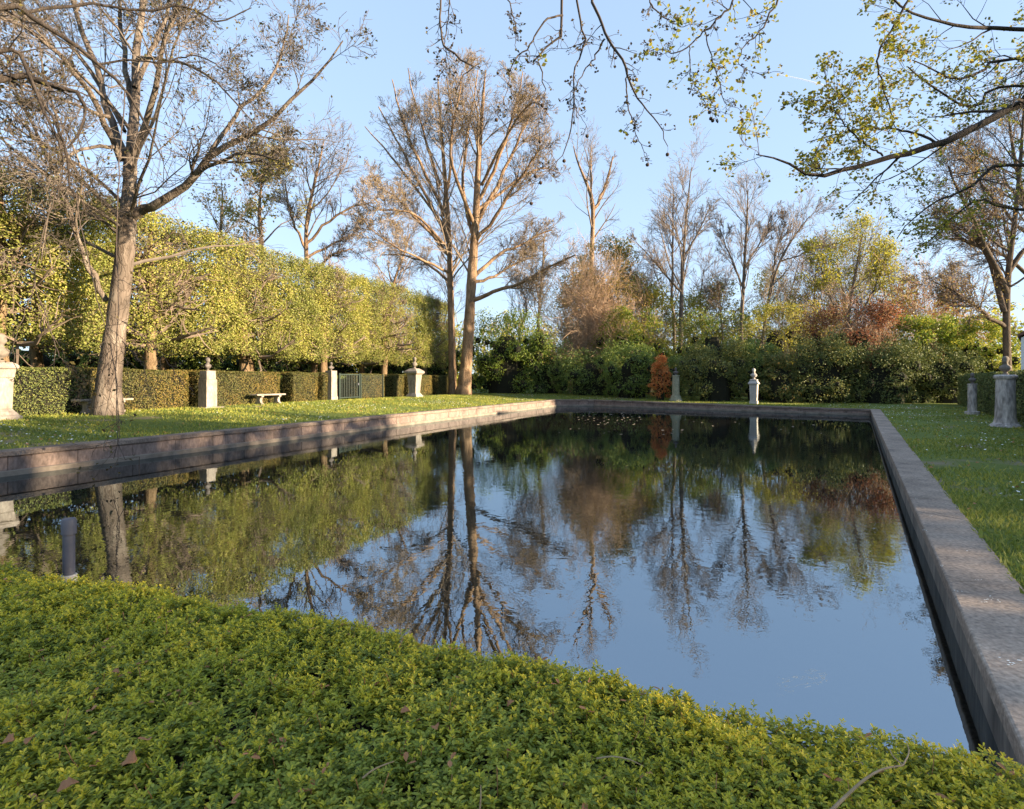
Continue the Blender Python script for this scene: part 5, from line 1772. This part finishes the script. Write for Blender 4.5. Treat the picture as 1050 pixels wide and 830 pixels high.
def cover():
    rng = np.random.default_rng(33)
    N = 108000
    s = rng.uniform(-3.6, 6.2, N)
    d = rng.uniform(-.26, 3.0, N)
    keep = rng.random(N) < np.where((s < -2.2) | (s > 5.4), .35, 1) * np.where(d < 1.2, 1.0, np.where(d < 1.8, .7, .2))
    s, d = s[keep], d[keep]
    d = d + .12 * sstep((s - 3.2) / 1.6) + .025 * np.sin(s * 3.1) + .025 * np.sin(s * 7.7 + 1)
    x = CE0[0] + CED[0] * s + CEN[0] * d
    y = CE0[1] + CED[1] * s + CEN[1] * d
    # keep off the concrete coping on the house side, and off the camera itself
    side = (x - D0[0]) * .853 - (y - D0[1]) * .521
    k = (side < .12 - .25 * (y > 1.75)) & (y > -1.6) & ~((np.hypot(x, y) < .35))
    x, y = x[k], y[k]
    gap = np.sin(x * 13 + 2 * np.sin(y * 9)) + np.sin(y * 15 + 2 * np.sin(x * 7)) + .8 * np.sin(x * 29 + y * 23)
    k = rng.random(len(x)) < .9 + .22 * gap
    x, y = x[k], y[k]
    n = len(x)
    z = cover_top(x, y) + rng.normal(size=n) * .015
    hi = rng.random(n) < .55                                   # shoots with fresh tips
    org = np.array([0, 0, 0])
    mb = MB()

    def rosettes(cx, cy, cz, leaves_n, ln, wd, tilt0, tilt1, mi):
        m = len(cx)
        a0 = rng.uniform(0, 6.28, m)
        tl = rng.normal(size=(m, 2)) * .22
        for j in range(leaves_n):
            az = a0 + j * 2.4 + rng.normal(size=m) * .2
            tilt = rng.uniform(tilt0, tilt1, m)                # elevation of the leaf above level
            L = ln * rng.uniform(.7, 1.25, m)
            w = L * wd * rng.uniform(.85, 1.15, m)
            dx, dy, dz = np.cos(az) * np.cos(tilt), np.sin(az) * np.cos(tilt), np.sin(tilt)
            dv = np.column_stack([dx, dy, dz])
            dv[:, :2] += tl
            sv = np.column_stack([-np.sin(az), np.cos(az), np.zeros(m)])
            nv = np.cross(sv, dv) * -1
            nv /= np.linalg.norm(nv, axis=1, keepdims=True)
            nv *= np.sign(nv[:, 2:3] + 1e-6)
            c0 = np.column_stack([cx, cy, cz + rng.normal(size=m) * .004 + .006 * j / leaves_n])
            e = lambda t, sw, lift: c0 + dv * (L * t)[:, None] + sv * (w * sw)[:, None] + nv * (L * lift)[:, None]
            V = np.stack([e(.05, 0, 0), e(.45, .42, .05), e(.8, .40, .03), e(1.0, .0, -.06), e(.8, -.40, .03), e(.45, -.42, .05), e(.6, 0, -.05)], 1).reshape(-1, 3)
            f = np.array([(0, 1, 6), (1, 2, 6), (2, 3, 6), (3, 4, 6), (4, 5, 6), (5, 0, 6)])
            Fc = (np.arange(m)[:, None, None] * 7 + f[None]).reshape(-1, 3)
            mb.add(V, Fc, mi)
    rosettes(x, y, z - .016, 6, .0185, .52, -.1, .7, 0)
    rosettes(x, y, z - .05, 4, .027, .5, -.3, .4, 0)
    patch = np.sin(x * 2.7 + 1.5 * np.sin(y * 2.2)) + np.sin(y * 3.3 + x) + rng.normal(size=n) * 1.1
    t = patch > -.75
    rosettes(x[t], y[t], z[t], 6, .0148, .5, .25, 1.1, 1)
    b_ = rng.random(n) < .008
    rosettes(x[b_], y[b_], z[b_] + .004, 2, .03, .55, -.2, .6, 2)
    k = rng.random(n) < .02                                    # bare stalks poking out
    m = int(k.sum())
    p0 = np.column_stack([x[k], y[k], z[k] - .05])
    p1 = p0 + np.column_stack([rng.normal(size=m) * .025, rng.normal(size=m) * .025, rng.uniform(.05, .085, m)])
    mb.tubes(np.stack([p0, (p0 + p1) / 2 + rng.normal(size=(m, 3)) * .004, p1], 1), np.full((m, 3), .0013), 4, mi=2)
    o = mb.build('ground_cover', [M['cover_old'], M['cover_young'], M['dry_leaf']])
    tag(o, 'dense low evergreen ground cover with yellow green tips along the near bank', 'ground cover', kind='stuff')
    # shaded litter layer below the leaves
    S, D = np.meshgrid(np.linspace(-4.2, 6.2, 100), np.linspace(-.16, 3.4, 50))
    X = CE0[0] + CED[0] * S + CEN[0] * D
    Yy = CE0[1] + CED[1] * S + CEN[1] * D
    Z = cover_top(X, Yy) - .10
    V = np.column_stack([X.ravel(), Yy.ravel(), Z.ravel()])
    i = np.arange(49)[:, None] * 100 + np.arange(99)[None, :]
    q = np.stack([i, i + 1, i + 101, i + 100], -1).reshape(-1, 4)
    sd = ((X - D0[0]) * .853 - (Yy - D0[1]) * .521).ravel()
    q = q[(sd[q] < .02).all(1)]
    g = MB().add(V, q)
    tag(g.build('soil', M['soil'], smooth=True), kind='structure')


cover()


def on_cover(u, v, dz=.0):
    """point of the cover's surface seen in photo pixel (u, v)"""
    Y = 2.0
    for _ in range(30):
        p = at(u, v, Y)
        h = EYE - (float(cover_top(p[0], p[1])) + dz)
        Y = .5 * Y + .5 * F * h / (v - HV)
    return at(u, v, Y)


def dry_leaf(label, u, v, size, seed):
    rng = random.Random(seed)
    p = on_cover(u, v, .03)
    mb = MB()
    k = 9
    pts = []
    for i in range(k):
        t = i / (k - 1)
        w = size * .38 * math.sin(math.pi * min(1, t * .93 + .05)) ** .8 * (1 + .25 * math.sin(t * 19 + seed))
        zc_ = .18 * size * math.sin(t * 3) + rng.uniform(-.01, .01) * size
        pts.append([(t * size - size / 2, -w, zc_ + w * .45), (t * size - size / 2, 0, zc_), (t * size - size / 2, w, zc_ + w * .35)])
    V = np.array(pts).reshape(-1, 3)
    f = [(i * 3 + j, i * 3 + j + 1, (i + 1) * 3 + j + 1, (i + 1) * 3 + j) for i in range(k - 1) for j in range(2)]
    o = MB().add(V, f).build('dry_leaf', M['dry_leaf'], None, smooth=True)
    o.location = p
    o.rotation_euler = (rng.uniform(-.5, .5), rng.uniform(-.4, .4), rng.uniform(0, 6.28))
    s = o.modifiers.new('thick', 'SOLIDIFY')
    s.thickness = .0012
    tag(o, label, 'dry leaf', 'dry leaves fallen on the ground cover')


for i, (u, v, sz, lab) in enumerate(((134, 781, .055, 'pinkish dry leaf beside a dark gap in the ground cover'), (70, 808, .05, 'curled brown dry leaf low in the ground cover corner'),
                                     (8, 762, .05, 'pale dry leaf at the frame edge of the ground cover'), (31, 760, .035, 'small orange dry leaf near the frame edge'),
                                     (416, 731, .04, 'pale triangular dry leaf in the middle of the ground cover'), (447, 747, .035, 'tan dry leaf just below the pale triangular one'),
                                     (524, 722, .03, 'reddish dry leaf near the pool edge of the ground cover'), (118, 690, .03, 'tiny orange dry leaf high on the ground cover'))):
    dry_leaf(lab, u, v, sz, i + 1)


def twig(label, pts, r, kids=()):
    P = [on_cover(u, v, dz) for u, v, dz in pts]
    base = P[0]
    p, rr = resample(P, np.linspace(r, r * .45, len(P)), 14)
    mb = MB().tubes(p[None], rr[None], 7)
    for kp in kids:
        K = [on_cover(u, v, dz) for u, v, dz in kp]
        p, rr = resample(K, np.linspace(r * .5, r * .25, len(K)), 8)
        mb.tubes(p[None], rr[None], 6)
    o = mb.build('fallen_twig', M['dry_twig'], None, smooth=True, origin=base)
    tag(o, label, 'twig', 'bare twigs caught in the ground cover')


twig('bent pale bare twig rising from the ground cover by the concrete coping', [(852, 832, .03), (866, 818, .05), (886, 800, .08), (905, 789, .10), (926, 785, .10)], .0052,
     [[(926, 785, .10), (932, 772, .10), (930, 762, .10)], [(926, 785, .10), (916, 776, .10), (912, 768, .09)]])
twig('thin straw coloured twig lying near the left bottom of the ground cover', [(372, 798, .03), (382, 790, .05), (395, 784, .06), (404, 781, .06)], .003)
twig('short upright dry twig in the middle of the ground cover', [(492, 830, .02), (493, 818, .05), (493, 805, .07)], .003)
twig('thin curved twig half sunk in the middle of the ground cover', [(612, 778, .03), (628, 776, .05), (645, 779, .05), (660, 786, .03)], .0028)

# ------------------------------------------------------------------ bollard
x, y = -2.93, 3.74
z0 = float(zc(x, y))
root = empty('bollard_light', (x, y, z0), 'short dark grey cylindrical bollard with wider cap on a pale concrete foot', 'bollard')
bevel(MB().lathe([(.047, -.02), (.047, .105)], s=20).build('foot', M['foot_concrete'], root, smooth=False), .006, 1)
o = MB().lathe([(.034, .106), (.034, .365)], s=28).build('post', M['metal_dark'], root, smooth=True)
o.modifiers.new('split', 'EDGE_SPLIT').split_angle = math.radians(40)
o = MB().lathe([(.0335, .366), (.0335, .372), (.042, .373), (.043, .46), (.037, .474)], s=28).build('cap', M['metal_dark'], root, smooth=True)
o.modifiers.new('split', 'EDGE_SPLIT').split_angle = math.radians(40)

# ------------------------------------------------------------------ floating leaf litter near the far corner, droppings on the coping


def litter():
    rng = np.random.default_rng(44)
    n = 150
    u = rng.uniform(590, 660, n)
    v = 427 + rng.normal(size=n) * 5
    u = np.concatenate([u, rng.uniform(560, 850, 70)])
    v = np.concatenate([v, rng.uniform(424, 446, 70)])
    P = []
    for a, b in zip(u, v):
        if b > 421:
            Y = F * EYE / (b - HV)
            P.append(((a - CX) / F * Y, Y, .006))
    P = np.array(P)
    P = P[poly_dist(P[:, 0], P[:, 1]) < -.3]
    mb = MB().leaves(P, .12, up=6, fold=0, rng=rng)
    tag(mb.build('floating_leaves', M['scum']), 'scum of pale fallen leaves floating near the far pool corner', 'leaf litter', kind='stuff')
    # bird droppings on the concrete coping
    mb = MB()
    q = []
    for a, b in ((1012, 617), (1016, 614), (1008, 619), (1020, 618), (1004, 597), (982, 608), (992, 566), (965, 582), (1030, 680), (1037, 682), (1041, 679), (1034, 683), (950, 545), (955, 530), (942, 512)):
        Y = F * (EYE - .335) / (b - HV)
        q.append(((a - CX) / F * Y, Y, 0))
    q = np.array(q)
    q[:, 2] = zc(q[:, 0], q[:, 1]) + .010
    q = np.repeat(q, 3, 0) + rng.normal(size=(len(q) * 3, 3)) * np.array([.014, .014, 0])
    mb.leaves(q, .013, up=30, fold=0, wid=.9, rng=rng)
    tag(mb.build('bird_droppings', M['daisy']), 'white bird droppings spattered on the concrete coping', 'droppings', kind='stuff')


litter()


# ------------------------------------------------------------------ contrail
m, n, b, o_ = nodes('vapour')
b.inputs['Base Color'].default_value = (.9, .9, .92, 1)
tr = n.nodes.new('ShaderNodeBsdfTransparent')
ms = n.nodes.new('ShaderNodeMixShader')
ms.inputs[0].default_value = .3
n.links.new(tr.outputs[0], ms.inputs[1])
n.links.new(b.outputs[0], ms.inputs[2])
n.links.new(ms.outputs[0], o_.inputs[0])
M['vapour'] = m
P, rr = resample([at(795, 76, 3000), at(820, 81, 3000), at(846, 88, 3000)], [1.5, 3.2, 4.5], 12)
o = MB().tubes(P[None], rr[None], 8).build('contrail', M['vapour'], None, smooth=True)
tag(o, 'thin white contrail slanting across the open blue sky', 'contrail')
